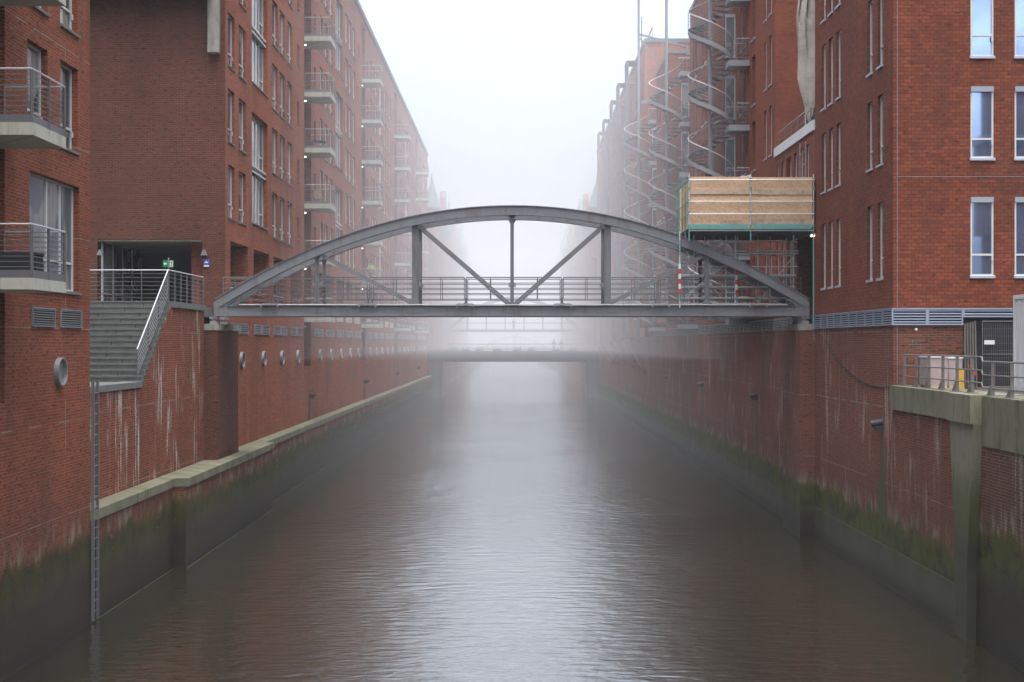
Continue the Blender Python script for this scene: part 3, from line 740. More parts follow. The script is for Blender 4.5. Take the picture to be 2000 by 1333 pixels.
b = MB(); b.facade('y', 43.0, 1, XR, 30, 6.2, 8.918, [(14.22, 15.82, 6.46, 8.6, .25, False)]); b.box(13.25,30,43.0,54.2,6.2,8.3,skip='f'); b.build('plinth', M['brick_near'] if False else brick_mat('brick_plinth', (.26,.07,.045), (.12,.042,.036), (.16,.12,.1)), R1)
MB().box(14.24, 15.80, 43.2, 43.25, 6.47, 8.59).build('door', M['darkdoor'], R1)
MB().box(XR-.1, 30.1, 42.9, 54.3, 34.003, 34.4).build('roof', M['roof_metal'], R1)
WR.done()
louvre(R1, 'x', XR, -1, 43.0, 54.15, 8.36, 8.9, M['louvre_blue'], 6, 10, name='vent_band', depth=.06)
louvre(R1, 'y', 43.0, -1, XR-.06, 14.2, 8.36, 8.9, M['louvre_blue'], 5, 2, name='vent_band', depth=.06, fr=.05)
louvre(R1, 'y', 43.0, -1, 14.203, 15.9, 8.61, 8.9, M['louvre_blue'], 2, 1, name='vent_band', depth=.06, fr=.05)
louvre(R1, 'y', 43.0, -1, 15.903, 24, 8.36, 8.9, M['louvre_blue'], 5, 7, name='vent_band', depth=.06, fr=.05)
b = MB(); b.box(12.12, 12.135, 42.988, 42.999, 6.5, 8.35); b.box(12.12,12.135,42.988,42.999,8.93,33.9); b.box(12.136,29,42.990,42.999,13.06,13.075); b.build('expansion_joint', M['louvre'], R1)
b = MB(); b.lathe([(.001,-.06),(.035,-.05),(.045,-.02),(.04,0)], 12.72, 42.99, 8.22, 12, 'y'); b.build('ceiling_globe', M['reds'], R1); R1.children[-1].name = 'globe_light'
b = MB()
for (a0,a1,zz) in ((12.60,13.0,7.86),(12.50,12.9,7.74),(12.52,12.95,7.60)):
    b.box(a0,a1,42.992,42.999,zz,zz+.012); b.box(a0,a0+.012,42.992,42.999,zz-.07,zz)
b.build('chalk_mark', M['louvre'], R1)
wl = MB(); wl.box(11.84, 11.99, 54.0, 54.15, 12.1, 12.17, 0); wl.box(11.80,11.95,54.02,54.13,12.03,12.098,1); wl.build('wall_lamp', [M['galv'], M['lamp_on']], R1)

# ---- low block and tower
R2 = thing('low_brick_wing', 'low brick wing with a white parapet behind the boarded scaffold', 'building', (14, 58, 8.35))
WB = Windows(R2); hc = [(54.35, 57.6, 9.3, 12.3, 4, True)]
kk = {}
for zb, hh in ST_Z[:2]:
    for c in (55.6,56.8,58.0,60.7,61.9):
        if zb < 12 and c < 58.4: continue
        k1 = window_proto(.62, hh, 'narrow', .16, 'frame_white', 'glass', 'sill_metal'); hc.append((c-.31,c+.31,zb,zb+hh,.16,False)); WB.add(k1,(XR+.16,c,zb),RR)
    k1 = window_proto(1.1, hh, 'narrow', .25, 'frame_white', 'glass_pale', 'sill_metal'); hc.append((58.8,59.9,zb,zb+hh,.25,False)); WB.add(k1,(XR+.25,59.35,zb),RR)
b = MB(); b.facade('x', XR, 1, 54.2, 62.4, 8.352, 16.3, hc); b.box(XR,24,54.2,62.4,8.352,16.3,skip='lb'); b.build('wall', M['brick_right'], R2); WB.done()
MB().box(XR-.08, XR+.25, 54.22, 62.38, 16.303, 16.72).build('parapet', M['white_paint'], R2)
b = MB(); rail_run(b, (XR+.15,54.3,16.72),(XR+.15,62.3,16.72),.75,3,7,r=.012); b.build('roof_railing', [M['steel_rail'],M['steel_bright']], R2)
R3 = thing('brick_tower', 'tall red brick tower block behind the low wing with a glass door at each landing', 'building', (16, 67, 8.35))
WT = Windows(R3); hc, hf = [], []
ZS = [(9.9,2.3),(13.3,2.3),(16.6,2.3),(19.9,2.3),(23.2,2.3),(26.5,2.3)]
for zb, hh in ZS:
    k1 = window_proto(.62, hh, 'narrow', .16, 'frame_white', 'glass', 'sill_metal'); kd = window_proto(1.0, hh+.15, 'narrow', .25, 'frame_white', 'glass_pale', 'sill_metal')
    for c in (63.6,64.9,70.6,71.9): hc.append((c-.31,c+.31,zb,zb+hh,.16,False)); WT.add(k1,(XR+.16,c,zb),RR)
    hc.append((67.6,68.6,zb-.15,zb+hh,.25,False)); WT.add(kd,(XR+.25,68.1,zb-.15),RR)
    if zb > 16:
        k3 = window_proto(.7, hh, 'blue', .1, 'frame_white', 'glass', 'sill_metal'); hf.append((13.35,14.05,zb,zb+hh,.1,False)); WT.add(k3,(13.7,62.5,zb),0)
b = MB(); b.facade('x', XR, 1, 62.4, 73.1, 8.352, 30, hc); b.facade('y', 62.4, 1, XR, 24, 8.352, 30, hf); b.box(XR,24,62.4,73.1,8.352,30,skip='lfb'); b.build('wall', M['brick_right'], R3); WT.done()
MB().box(XR-.1, 24.1, 62.3, 73.1, 30.003, 30.3).build('roof', M['roof_metal'], R3)

# ---- row of projecting brick bays
R4 = thing('apartment_row', 'foggy brick row with projecting bays behind the spiral stairs on the right bank', 'building', (16, 98, 8.35))
WRW = Windows(R4, 90); XB = 10.5; ZT = 27.5
wall = MB(); und = MB()
for y0 in (73.1, 92.4, 111.7):
    y1 = y0+8.0; hc, hf, hr = [], [], []
    for zb, hh in ZS[:5]:
        k1 = window_proto(.62, hh, 'narrow', .16, 'frame_white', 'glass', 'sill_metal')
        k3 = window_proto(.55, hh, 'blue', .1, 'frame_white', 'glass_pale', 'sill_metal')
        for c in (y0+1.3, y0+2.5, y0+5.3, y0+6.5): hc.append((c-.31,c+.31,zb,zb+hh,.16,False)); WRW.add(k1,(XB+.16,c,zb),RR)
        hf.append((11.35,11.9,zb,zb+hh,.1,False)); WRW.add(k3,(11.625,y0+.1,zb),0)
        for c in (y1+1.2, y1+2.4, y1+8.8, y1+10.0):
            if c > 121.5: continue
            hr.append((c-.31,c+.31,zb,zb+hh,.16,False)); WRW.add(k1,(XR+.16,c,zb),RR)
    wall.facade('x', XB, 1, y0, y1, 9.2, ZT, hc); wall.facade('y', y0, 1, XB, XR+.05, 9.2, ZT, hf)
    wall.face([(XB,y1,9.2),(13,y1,9.2),(13,y1,ZT),(XB,y1,ZT)]); wall.face([(XB,y0,9.2),(13,y0,9.2),(13,y1,9.2),(XB,y1,9.2)])
    ye = min(y1+11.3, 122)
    wall.facade('x', XR, 1, y1, ye, 8.352, ZT, hr)
    wall.face([(XR,y0+.01,8.352),(XR,y1,8.352),(XR,y1,9.2),(XR,y0+.01,9.2)])
wall.box(12.3,24,73.11,122,8.352,ZT,skip='lb')
wall.face([(XR,73.1,ZT),(12.3,73.1,ZT),(12.3,122,ZT),(XR,122,ZT)])
wall.build('wall', M['brick_right'], R4)
rf = MB()
for y0 in (73.1, 92.4, 111.7): rf.box(XB-.06, XR+.1, y0-.06, y0+8.06, ZT+.002, ZT+.22)
rf.box(XR+.101, 24, 73.11, 122, ZT+.002, ZT+.22); rf.build('roof', M['roof_metal'], R4)
WRW.done()
louvre(R2, 'x', XR, -1, 54.3, 62.3, 8.36, 8.9, M['louvre'], 6, 8, name='vent_band', depth=.06)
louvre(R3, 'x', XR, -1, 62.5, 73.0, 8.36, 8.9, M['louvre'], 6, 10, name='vent_band', depth=.06)
louvre(R4, 'x', XR, -1, 73.2, 117, 8.36, 8.9, M['louvre'], 5, 40, name='vent_band', depth=.06)
MB().box(10.9, XR-.002, 62.4, 73.05, 9.0, 9.2).build('walkway_slab', M['darkdoor'], R3)

# ---- far right building
R5 = thing('warehouse_block', 'foggy orange brick block with steel frames on its face, right bank', 'building', (16, 150, 3))
WF = Windows(R5, 60); hc, hf = [], []
for zb in (9.9,13.3,16.7,20.1,23.5,26.9,30.3):
    k1 = window_proto(1.0, 2.2, 'narrow', .3, 'frame_white', 'glass', 'sill_stone')
    y = 124
    while y < 191:
        hc.append((y,y+1.0,zb,zb+2.2,.3,False)); WF.add(k1,(XR+.3-.25,y+.5,zb),RR); y += 3.1
b = MB(); b.facade('x', XR-.25, 1, 122, 193, 8.352, 34.8, hc); b.box(XR-.25,24,122,193,8.352,34.8,skip='lb'); b.build('wall', M['brick_far'], R5); WF.done()
b = MB(); b.box(XR-.35,24,121.9,193.1,34.803,35.15); b.build('roof', M['roof_metal'], R5)
b = MB(); rail_run(b, (XR+.4,122.1,35.2),(XR+.4,192,35.2),1.0,2,36,r=.02,r_top=.03); b.build('roof_railing', [M['steel_rail'],M['steel_rail']], R5)
for y0, z1 in ((126,33.9),(136.8,33.9),(146.5,33.9),(159,33.9),(168.5,33.9)):
    t = thing('steel_frame', {126:'steel facade frame nearest the spiral stairs on the foggy far block', 136.8:'second steel facade frame along the foggy far block', 146.5:'third steel facade frame along the foggy far block', 159:'fourth steel facade frame along the foggy far block', 168.5:'farthest steel facade frame on the foggy far block'}[y0], 'steel frame', (11.0, y0, 8), 'steel frames on the far right block')
    b = MB()
    for yy in (y0, y0+2.2):
        for xx in (11.5, 10.5): b = MB(); b.box(xx-.09, xx+.09, yy-.09, yy+.09, 7.9, z1); b.build('post', M['steel_far'], t)
    b = MB(); z = 8.1
    while z < z1+.01:
        b = MB(); b.box(10.41,11.59,y0-.06,y0+.06,z-.07,z+.07); b.box(10.41,11.59,y0+2.14,y0+2.26,z-.07,z+.07); b.box(10.42,10.55,y0+.0,y0+2.2,z-.065,z+.065); b.box(11.4,XR-.25,y0+1.0,y0+1.12,z-.06,z+.06); b.box(11.42,11.55,y0+.0,y0+2.2,z-.065,z+.065)
        b.build('crossbar', M['steel_far'], t); z += 3.4
    b = MB(); b.box(10.4,11.6,y0-.1,y0+2.3,z1+.002,z1+.1); b.build('top_plate', M['steel_far'], t)
    for yy in (y0, y0+2.2):
        b = MB(); b.beam((10.5,yy,7.9),(XR,yy,5.3),.12,.12,side=(0,1,0)); b.build('strut', M['steel_far'], t)

# ---- spiral staircases
def spiral(cx, cy, z0, z1, zpole, label, land):
    t = thing('spiral_staircase', label, 'spiral stairs', (cx, cy, z0), 'steel spiral stairs on the right bank')
    R, pitch, nst = 1.13, 3.3, 16; rise = pitch/nst; turns = (z1-z0)/pitch; ns = int(turns*nst)
    MB().tube([(cx,cy,z0),(cx,cy,zpole)], .10, 12).build('pole', M['steel_stair'], t)
    a0 = 0.0
    tr = MB()
    for k in range(ns):
        a = a0 - 2*pi*k/nst; b_ = a - 2*pi/nst*1.12; z = z0 + k*rise
        pr = [(cx+.09*cos(a), cy+.09*sin(a)), (cx+R*cos(a), cy+R*sin(a)), (cx+R*cos((a+b_)/2), cy+R*sin((a+b_)/2)), (cx+R*cos(b_), cy+R*sin(b_)), (cx+.09*cos(b_), cy+.09*sin(b_))]
        tr.prism(pr, z, z+.05, 'z')
    tr.build('stair_tread', M['darkdoor'], t)
    def hel(r, dz, k0=0, k1=None, sub=2):
        out = []; k1 = ns if k1 is None else k1
        for q in range(k0*sub, k1*sub+1):
            a = a0 - 2*pi*q/(nst*sub); out.append((cx+r*cos(a), cy+r*sin(a), z0+q*rise/sub+dz))
        return out
    s = MB(); lo, hi = hel(R+.01, -.08), hel(R+.01, .15); lo2, hi2 = hel(R+.035, -.08), hel(R+.035, .15)
    for k in range(len(lo)-1):
        s.face([lo[k],lo[k+1],hi[k+1],hi[k]]); s.face([lo2[k],hi2[k],hi2[k+1],lo2[k+1]]); s.face([hi[k],hi[k+1],hi2[k+1],hi2[k]]); s.face([lo[k],lo2[k],lo2[k+1],lo[k+1]])
    s.build('stringer', M['steel_stair'], t)
    h = MB(); h.tube(hel(R+.02, 1.12), .03, 6, 1)
    for q in (.36,.52,.68,.84,.98): h.tube(hel(R+.02, q), .011, 4)
    for k in range(0, ns+1, 3):
        a = a0 - 2*pi*k/nst; z = z0+k*rise; h.tube([(cx+(R+.02)*cos(a), cy+(R+.02)*sin(a), z), (cx+(R+.02)*cos(a), cy+(R+.02)*sin(a), z+1.12)], .018, 5)
    h.build('handrail', [M['steel_rail'], M['handrail_pale']], t)
    z = z0
    while z <= z1+.1:
        if z > z0+1 or True:
            l = MB(); l.box(cx+.75, XR-.01, cy-1.35, cy-.15, z-.28, z+.02)
            lo_ = l.build('landing', M['steel_stair'], t)
            for (xa_, ya_) in ((cx+1.15,cy-1.33),(cx+.78,cy-.17)):
                l = MB(); rail_run(l, (xa_,ya_,z+.02),(XR-.02,ya_,z+.02),1.1,5,3,r=.011); l.build('landing_railing', [M['steel_rail'],M['handrail_pale']], lo_)
        z += pitch
    return t
spiral(10.17, 70.5, 9.0, 28.8, 29.4, 'nearest steel spiral staircase, rising above the boarded scaffold', True)
spiral(10.05, 89.8, 9.0, 25.5, 31.5, 'middle of the three steel spiral staircases, with a tall pole', True)
spiral(9.98, 109.1, 9.0, 25.5, 36.0, 'farthest and foggiest of the three steel spiral staircases, with a tall mast', True)
t = thing('roof_brace', 'triangular steel brace jutting from the mast of the foggy spiral stair', 'steel brace', (11, 109, 32))
b = MB(); b.beam((10.0,109.1,32.6),(13.9,109.1,31.6),.14,.14); b.beam((10.0,109.1,32.4),(12.6,109.1,29.2),.1,.1); b.beam((11.9,109.1,32.1),(11.9,109.1,30.2),.08,.08); b.beam((13.9,109.1,31.6),(13.9,109.1,27.7),.14,.14); b.build('beam', M['steel_paint'], t)
b = MB()
for x_, y_, z0_, z1_ in ((11.6,134.5,35.9,38.6),): b.tube([(x_+1,y_,z0_-1),(x_+1,y_,z1_+1.5)], .06, 8)
tag(b.build('roof_mast', M['steel_paint'], off=(0,0,0)), 'thin mast on the roof of the foggy far right block', 'mast')

# ---- bridge pillars
for xa, xb, y0, y1, lab, mt in ((-12.4,-11.85,54.2,58.2,'brick pillar carrying the left end of the arched footbridge','brick_stair'), (11.4,12.0,54.2,57.6,'brick pillar carrying the right end of the arched footbridge','brick_quay_right')):
    t = thing('bridge_pillar', lab, 'pillar', ((xa+xb)/2, y0, 0), 'pillars under the near footbridge')
    zb = 3.125 if xa < 0 else -.8
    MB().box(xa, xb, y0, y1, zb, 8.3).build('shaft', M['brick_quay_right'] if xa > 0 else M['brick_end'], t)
    MB().box(xa-(.02 if xa>0 else .0), xb+(.03 if xa<0 else 0), y0-.03, y1, 8.302, 8.56).build('cap', M['concrete'], t)
    for yy in (54.75, 56.7):
        xm = (xa+xb)/2; b = MB(); b.box(xm-.14,xm+.14,yy-.16,yy+.16,8.562,8.68); b.box(xm-.08,xm+.08,yy-.1,yy+.1,8.68,8.76); b.box(xm-.16,xm+.16,yy-.16,yy+.16,8.76,8.866); b.build('bearing', M['galv'], t)

# ================================================================== MAIN BRIDGE
BR = thing('arched_footbridge', 'grey steel arched truss footbridge spanning the canal in front', 'bridge', (-.1, 55.6, 8.9))
xc = -.1; ztop = 13.33; ck = .0263
def az(x): return ztop - ck*(x-xc)**2
def arch(yc, name='arch'):
    b = MB(); n_ = 48; xs = [-12.05 + (23.9)*k/n_ for k in range(n_+1)]
    def off(x, d):
        sl = -2*ck*(x-xc); L = sqrt(1+sl*sl); return (x + d*sl/L, az(x) - d/L)
    for d0, d1, hw in ((.03, .36, .15), (0, .03, .19), (.36, .39, .19)):
        i = len(b.v)
        for x in xs:
            for d in (d0, d1):
                q = off(x, d); q = (q[0], max(q[1], 8.87))
                for s_ in (-1, 1): b.v.append((q[0], yc+s_*hw, q[1]))
        for k in range(n_):
            a = i+4*k; c = a+4
            for q in ((a,c,c+1,a+1),(a+2,a+3,c+3,c+2),(a,a+2,c+2,c),(a+1,c+1,c+3,a+3)): b.f.append(q); b.m.append(0)
        b.f.append((i,i+1,i+3,i+2)); b.m.append(0); e = i+4*n_; b.f.append((e,e+2,e+3,e+1)); b.m.append(0)
    # joint plates
    return b.build(name, M['steel_paint'], BR)
VX = [-7.96, -4.0, -.1, 3.75, 7.76]
for yc, far in ((54.7, 0), (56.75, 1)):
    arch(yc)
    b = MB(); b.box(-11.6, 11.4, yc-.12, yc+.12, 8.90, 9.27); b.box(-11.9,11.7,yc-.17,yc+.17,9.272,9.30); b.box(-11.9,11.7,yc-.17,yc+.17,8.87,8.898); b.build('bottom_chord', M['steel_paint'], BR)
    for sx, xe in ((-1,-12.1),(1,11.85)):
        b = MB(); pr = [(xe,8.868),(xe,9.42),(xe-sx*.38,9.78),(xe-sx*.9,9.55),(xe-sx*.55,9.31),(xe-sx*.55,8.868)]
        b.prism(pr, yc-.155, yc+.155); b.build('end_shoe', M['steel_paint'], BR)
    for k, x in enumerate(VX):
        zt = az(x)-.385; b = MB(); hw = .13 if k in (1,3) else .07
        b.box(x-hw, x-hw+.02, yc-.09, yc+.09, 9.302, zt); b.box(x+hw-.02, x+hw, yc-.09, yc+.09, 9.302, zt); b.box(x-hw+.02, x+hw-.02, yc-.03, yc-.01, 9.302, zt)
        b.box(x-hw-.05, x+hw+.05, yc-.11, yc+.11, 9.302, 9.33); b.build('post', M['steel_paint'], BR)
    for (xa, xb) in ((-3.82,-.25),(3.55,.05),(-7.75,-4.15),(7.58,3.9)):
        b = MB(); za = az(xa)-.50; b.beam((xa,yc,za),(xb,yc,9.38),.16,.11); b.beam((xa,yc+.0,za+.02),(xb,yc+.0,9.40),.06,.15)
        b.build('diagonal', M['steel_paint'], BR)
    for k, x in enumerate(VX):
        b = MB(); zt = az(x)-.385; b.box(x-.34,x+.34,yc-.135,yc-.122,9.0,9.22); b.prism([(x-.28,9.31),(x+.28,9.31),(x+.1,9.46),(x-.1,9.46)], yc-.035, yc+.035); b.prism([(x-.07,zt-.16),(x+.07,zt-.16),(x+.17,zt+.0),(x-.17,zt+.0)], yc-.035, yc+.035)
        for dx in (-.27,-.16,-.05,.06,.17,.28):
            for zz in (9.06,9.16): b.lathe([(.001,yc-.152),(.014,yc-.15),(.017,yc-.136)], x+dx, 0, zz, 6, 'y')
        b.build('gusset_plate', M['steel_paint'], BR)
    # collar brackets at rail height
    for x in (-7.96,-4.0,-.1,3.75,7.76):
        b = MB(); hw = .2 if abs(x+.1) > .1 else .15; b.box(x-hw,x+hw,yc+.1 if not far else yc-.22,yc+.22 if not far else yc-.1,10.12,10.22); b.build('bracket', M['galv'], BR)
b = MB(); b.box(-11.9,11.7,54.88,56.57,9.08,9.2)
for k in range(13): x = -11.6+k*1.93; b.box(x-.06,x+.06,54.83,56.62,8.9,9.078)
b.build('deck', M['darkdoor'], BR)
px_posts = [-9.85+3.93*k for k in range(6)]
for yr in (54.98, 56.48):
    b = MB(); ends = [-11.85] + px_posts + [11.65]
    for k in range(len(ends)-1):
        x0 = ends[k]+.045; x1 = ends[k+1]-.045
        if x1-x0 < .3: continue
        for zr in (10.45, 10.22, 10.01, 9.80, 9.57): b.tube([(x0,yr,zr),(x1,yr,zr)], .016 if zr < 10.4 else .021, 6)
        for xv in (x0, x1): b.tube([(xv,yr,9.57),(xv,yr,10.45)], .016, 6)
        m_ = (x1-x0); 
        for tt in (.25,.75): b.box(x0+m_*tt-.015, x0+m_*tt+.015, yr-.006, yr+.006, 9.57, 10.45)
    for x in px_posts: b.box(x-.03,x+.03,yr-.02,yr+.02,9.2,9.62); b.box(x-.07,x+.07,yr-.03,yr+.03,9.2,9.42)
    b.build('railing', M['steel_rail'], BR)
b = MB()
for k in range(len(px_posts)+1):
    x0 = ([-11.4]+px_posts)[k]+.33; x1 = (px_posts+[11.3])[k]-.33; b.tube([(x0,54.50,9.33),(x1,54.50,9.33)], .022, 6)
b.build('conduit', M['steel_bright'], BR)
for x in px_posts:
    b = MB(); b.box(x-.3,x+.3,54.44,54.56,9.31,9.38); b.box(x-.36,x-.30,54.47,54.53,9.22,9.36); b.box(x+.30,x+.36,54.47,54.53,9.22,9.36); b.build('light_fitting', M['galv'], BR)

# ================================================================== SCAFFOLD WITH BOARDED BOX
SC = thing('boarded_scaffold', 'teal and galvanised scaffold with an OSB boarded box standing over the right bridge end', 'scaffold', (9.4, 56, 9.2))
x0, x1, y0, y1, zf, zt = 6.95, 11.9, 54.02, 57.95, 12.35, 14.42
b = MB(); b.box(x0+.06,9.36,y0+.06,y0+.08,zf+.05,zt); b.box(9.37,x1-.04,y0+.06,y0+.08,zf+.05,zt-.02)
b.box(x0+.06,x0+.08,y0+.09,y1-.9,zf+.05,zt-.12); b.box(x0+.06,x1-.04,y1-.08,y1-.06,zf+.05,zt-.05); b.box(x1-.06,x1-.04,y0+.09,y1-.09,zf+.05,zt); b.build('osb_board', M['osb'], SC)
b = MB()
for (a0,a1,z) in ((x0+.05,9.9,13.72),(x0+.6,x1-.05,13.70),(9.4,x1,12.52),(8.2,9.3,12.48)): b.box(a0,a1,y0+.02 if z>13 and a0<7.2 else y0+.035,y0+.055,z,z+.2)
b.build('plank', M['timber'], SC)
tp, gp = MB(), MB()
for x in (x0, 9.4, x1):
    tp.tube([(x,y0,zf-.5 if x < 11 else 8.56),(x,y0,zf+.15)], .027, 8); gp.tube([(x,y0,zf+.15),(x,y0,zt+.1)], .026, 8)
    for z in (12.45,13.0,13.45,13.95,14.3): tp.tube([(x,y0,z-.05),(x,y0,z+.05)], .045, 8)
for z in (14.28,13.42,12.92): gp.tube([(x0-.02,y0-.03,z),(x1+.02,y0-.03,z)], .026, 8); gp.tube([(x0-.03,y0,z),(x0-.03,y1,z)], .026, 8) if False else tp.tube([(x0-.03,y0,z),(x0-.03,y1,z)], .024, 8)
for y in (y0+1.0, y0+2.0, y0+3.0, y1): tp.tube([(x0-.03,y,zf-.6),(x0-.03,y,zt+.1)], .026, 8)
for y in (y1,):
    for x in (9.4, x1): gp.tube([(x,y,9.2),(x,y,zt)], .026, 8)
for x, y in ((7.3,55.2),(7.9,56.3),(8.6,55.2),(9.9,55.2),(10.6,56.3)): gp.tube([(x,y,9.2),(x,y,zf-.1)], .024, 8)
for z in (10.9,9.4,11.9): gp.tube([(6.9,55.15,z),(11.5,55.15,z)], .024, 8)
gp.tube([(9.9,55.25,9.4),(11.4,55.25,11.4)], .024, 8); gp.tube([(7.1,56.2,11.6),(8.6,56.2,9.6)], .024, 8)
# legs standing on the deck, guard rails beneath
for x, y in ((6.6,54.2),(6.85,56.2),(8.95,55.0),(9.25,56.3),(11.35,55.2),(11.3,56.4)): gp.tube([(x,y,9.2),(x,y,zf-.1)], .026, 8)
for z in (10.55,10.08,9.62):
    gp.tube([(6.8,55.1,z),(11.4,55.1,z)], .026, 8); gp.tube([(6.8,56.3,z),(11.4,56.3,z)], .022, 8)
for z in (11.55,11.45): gp.tube([(7.4,55.4,z),(11.6,55.4,z)], .026, 8); gp.tube([(7.4,56.8,z),(11.6,56.8,z)], .026, 8)
gp.beam((6.95,55.3,9.7),(8.6,55.3,11.0),.05,.05); gp.beam((9.0,55.6,11.3),(8.4,55.6,12.1),.05,.05); gp.tube([(7.0,55.25,9.62),(8.3,55.25,10.9)], .024, 8)
for k in range(4): tp.tube([(6.95,y0+.1+k*.9,zf-.08),(x1,y0+.1+k*.9,zf-.08)], .024, 6)
for x, y in ((6.6,54.2),(9.25,56.3),(11.35,55.2)): tp.tube([(x,y,9.5),(x,y,9.75)], .04, 8); tp.tube([(x,y,11.3),(x,y,11.9)], .03, 8)
tp.build('tube', M['teal'], SC); gp.build('tube', M['scaffold_tube'], SC)
b = MB(); b.box(x0+.03,9.3,y0-.035,y0-.01,zf-.02,zf+.16); b.box(9.5,x1-.1,y0-.035,y0-.01,zf-.02,zf+.16); b.build('toe_board', M['teal'], SC)
b = MB(); b.box(x0-.05,x1,y0+.0,y1,zf-.05,zf+.0); 
for k in range(7): b.box(x0-.05,x1,y0+.1+k*.55,y0+.16+k*.55,zf-.2,zf-.052)
b.build('platform', M['cloth_mid'], SC)
b = MB(); b.box(x0+.0,x1,y0-.03,y0+.0,zf-.1,zf-.052); b.build('edge_beam', M['galv'], SC)
for x, y in ((6.6,54.2),(9.0,54.98)):
    b = MB(); z = 9.75; k = 0
    while z < 10.75: b.tube([(x,y,z),(x,y,z+.2)], .055, 10, k % 2); z += .2; k += 1
    b.build('warning_post', [M['red'], M['reds']], SC)
b = MB(); b.tube([(11.85,55.2,16.0),(11.85,55.2,13.4)], .026, 8); b.tube([(11.85,56.3,16.1),(11.85,56.3,13.4)], .026, 8)
for z in (14.6,15.1,15.6): b.tube([(11.85,55.2,z),(11.85,56.3,z)], .02, 6)
b.build('ladder_frame', M['galv'], SC)
for yy, zz in ((54.7,13.9),(55.4,13.8),(56.2,13.9),(55.0,12.95),(56.4,12.8)): MB().box(x0-.07,x0-.062,yy,yy+.22,zz,zz+.16).build('label_plate', M['yellow'], SC)
# rubbish on top: a crumpled white sheet
b = MB(); b.prism([(9.0,14.43),(9.12,14.5),(9.25,14.47),(9.4,14.53),(9.5,14.44)], 54.3, 54.9); tag(b.build('plastic_sheet', M['white_paint'], off=(0,0,0)), 'small crumpled white sheet lying on top of the boarded scaffold box', 'sheet')
# tarpaulin
b = MB(); n1, n2 = 10, 26; random.seed(11); P0 = []
for j in range(n2+1):
    z = 17.4 + (24.5-17.4)*j/n2; row = []
    for i in range(n1+1):
        u = i/n1; amp = .10*sin(u*14+z*.7)+.05*sin(u*31-z*1.9)+random.uniform(-.02,.02)
        wd = .45+.75*min(1,(j+2)/8)+.07*sin(z*2.1); row.append((12.72-u*wd*.62+.05*sin(z*1.3+u*3), 56.9+u*.5+amp*(.6+.5*sin(z*.9)), z+.35*sin(u*5+1)*(1-j/n2)))
    P0.append(row)
for j in range(n2):
    for i in range(n1):
        b.face([P0[j][i],P0[j][i+1],P0[j+1][i+1],P0[j+1][i]]); b.face([tuple(Vector(q)+Vector((.02,.02,0))) for q in (P0[j][i],P0[j+1][i],P0[j+1][i+1],P0[j][i+1])])
tp_ = tag(b.build('tarpaulin', M['tarp'], off=(0,0,0)), 'crumpled beige tarpaulin hanging beside the tiled brick corner building', 'tarpaulin')

# ================================================================== RIGHT TERRACE
TW = thing('terrace_wall', 'brick and mossy concrete terrace wall at the right picture edge', 'wall', (12.5, 38, 0))
b = MB(); b.box(XR,13.2,36.2,43.0,1.253,5.7); b.build('brick_panel', M['brick_quay_right'], TW)
b = MB(); b.box(XR-.06,13.2,35.7,43.0,-.8,1.25); b.build('concrete_base', bpy.data.materials['base_right'], TW)
b = MB(); b.box(XR-.1,13.2,36.8,43.0,5.703,6.45); b.build('concrete_parapet', M['concrete_moss'], TW)
b = MB(); b.prism([(36.8,5.702),(36.35,1.9),(36.3,-.8),(35.45,-.8),(35.4,1.9),(34.9,5.702)], XR-.2, 13.2, 'x'); b.prism([(36.8,5.703),(34.9,5.703),(34.9,6.45),(36.8,6.45)], XR-.28, 13.2, 'x'); M['pilaster'] = plain('pilaster', (.20,.195,.14), .9, var=.35, scale=1.0, stain=(.09,.10,.04), stain_amt=.8, bump=.4, tide=3.7)
b.build('pilaster', M['pilaster'], TW)
b = MB()
b.box(XR+.05,13.2,8,35.6,-.8,5.15); b.build('lower_brick', brick_mat('brick_dark_right', (0.16,0.055,0.04), (0.1,0.04,0.032), (.2,.17,.14), tide=3.0, green=.8, efflo=.3), TW)
b = MB(); b.box(XR+.02,13.2,8,34.89,5.153,6.43); b.build('concrete_band', M['concrete_moss'], TW)
tf = MB(); tf.box(13.2,24,8,43,-.8,6.4); struct(tf.build('terrace_floor', M['asphalt'], off=(0,0,0)))
TR = thing('terrace_railing', 'worn galvanised railing with gusset feet on the terrace edge', 'railing', (12.4, 38, 6.45))
b = MB(); ys = [42.6,41.35,40.1,38.8,37.55,36.3]; ys2 = [34.75, 33.4, 32.1, 30.8]
for zz, rr in ((7.43,.024),(7.08,.02),(6.75,.02)):
    for pa, pb in (((12.25,42.6,zz),(12.25,35.6,zz)),((12.25,35.6,zz),(12.25,35.5,zz-.12)),((12.25,35.5,zz-.12),(12.25,30.0,zz-.12))): b.tube([pa,pb], rr, 8)
b.build('rail', M['galv_old'], TR)
for y in ys+ys2:
    b = MB(); zb = 6.452 if y > 34.9 else 6.432; zt_ = 7.45 if y > 34.9 else 7.33
    b.beam((12.25,y,zb),(12.25,y,zt_-.03),.09,.014,side=(1,0,0)); b.prism([(y-.01,zb),(y+.34,zb),(y+.02,zb+.28)], 12.2, 12.3, 'x'); b.box(12.12,12.38,y-.08,y+.3,zb,zb+.015)
    b.build('post', M['galv_old'], TR)
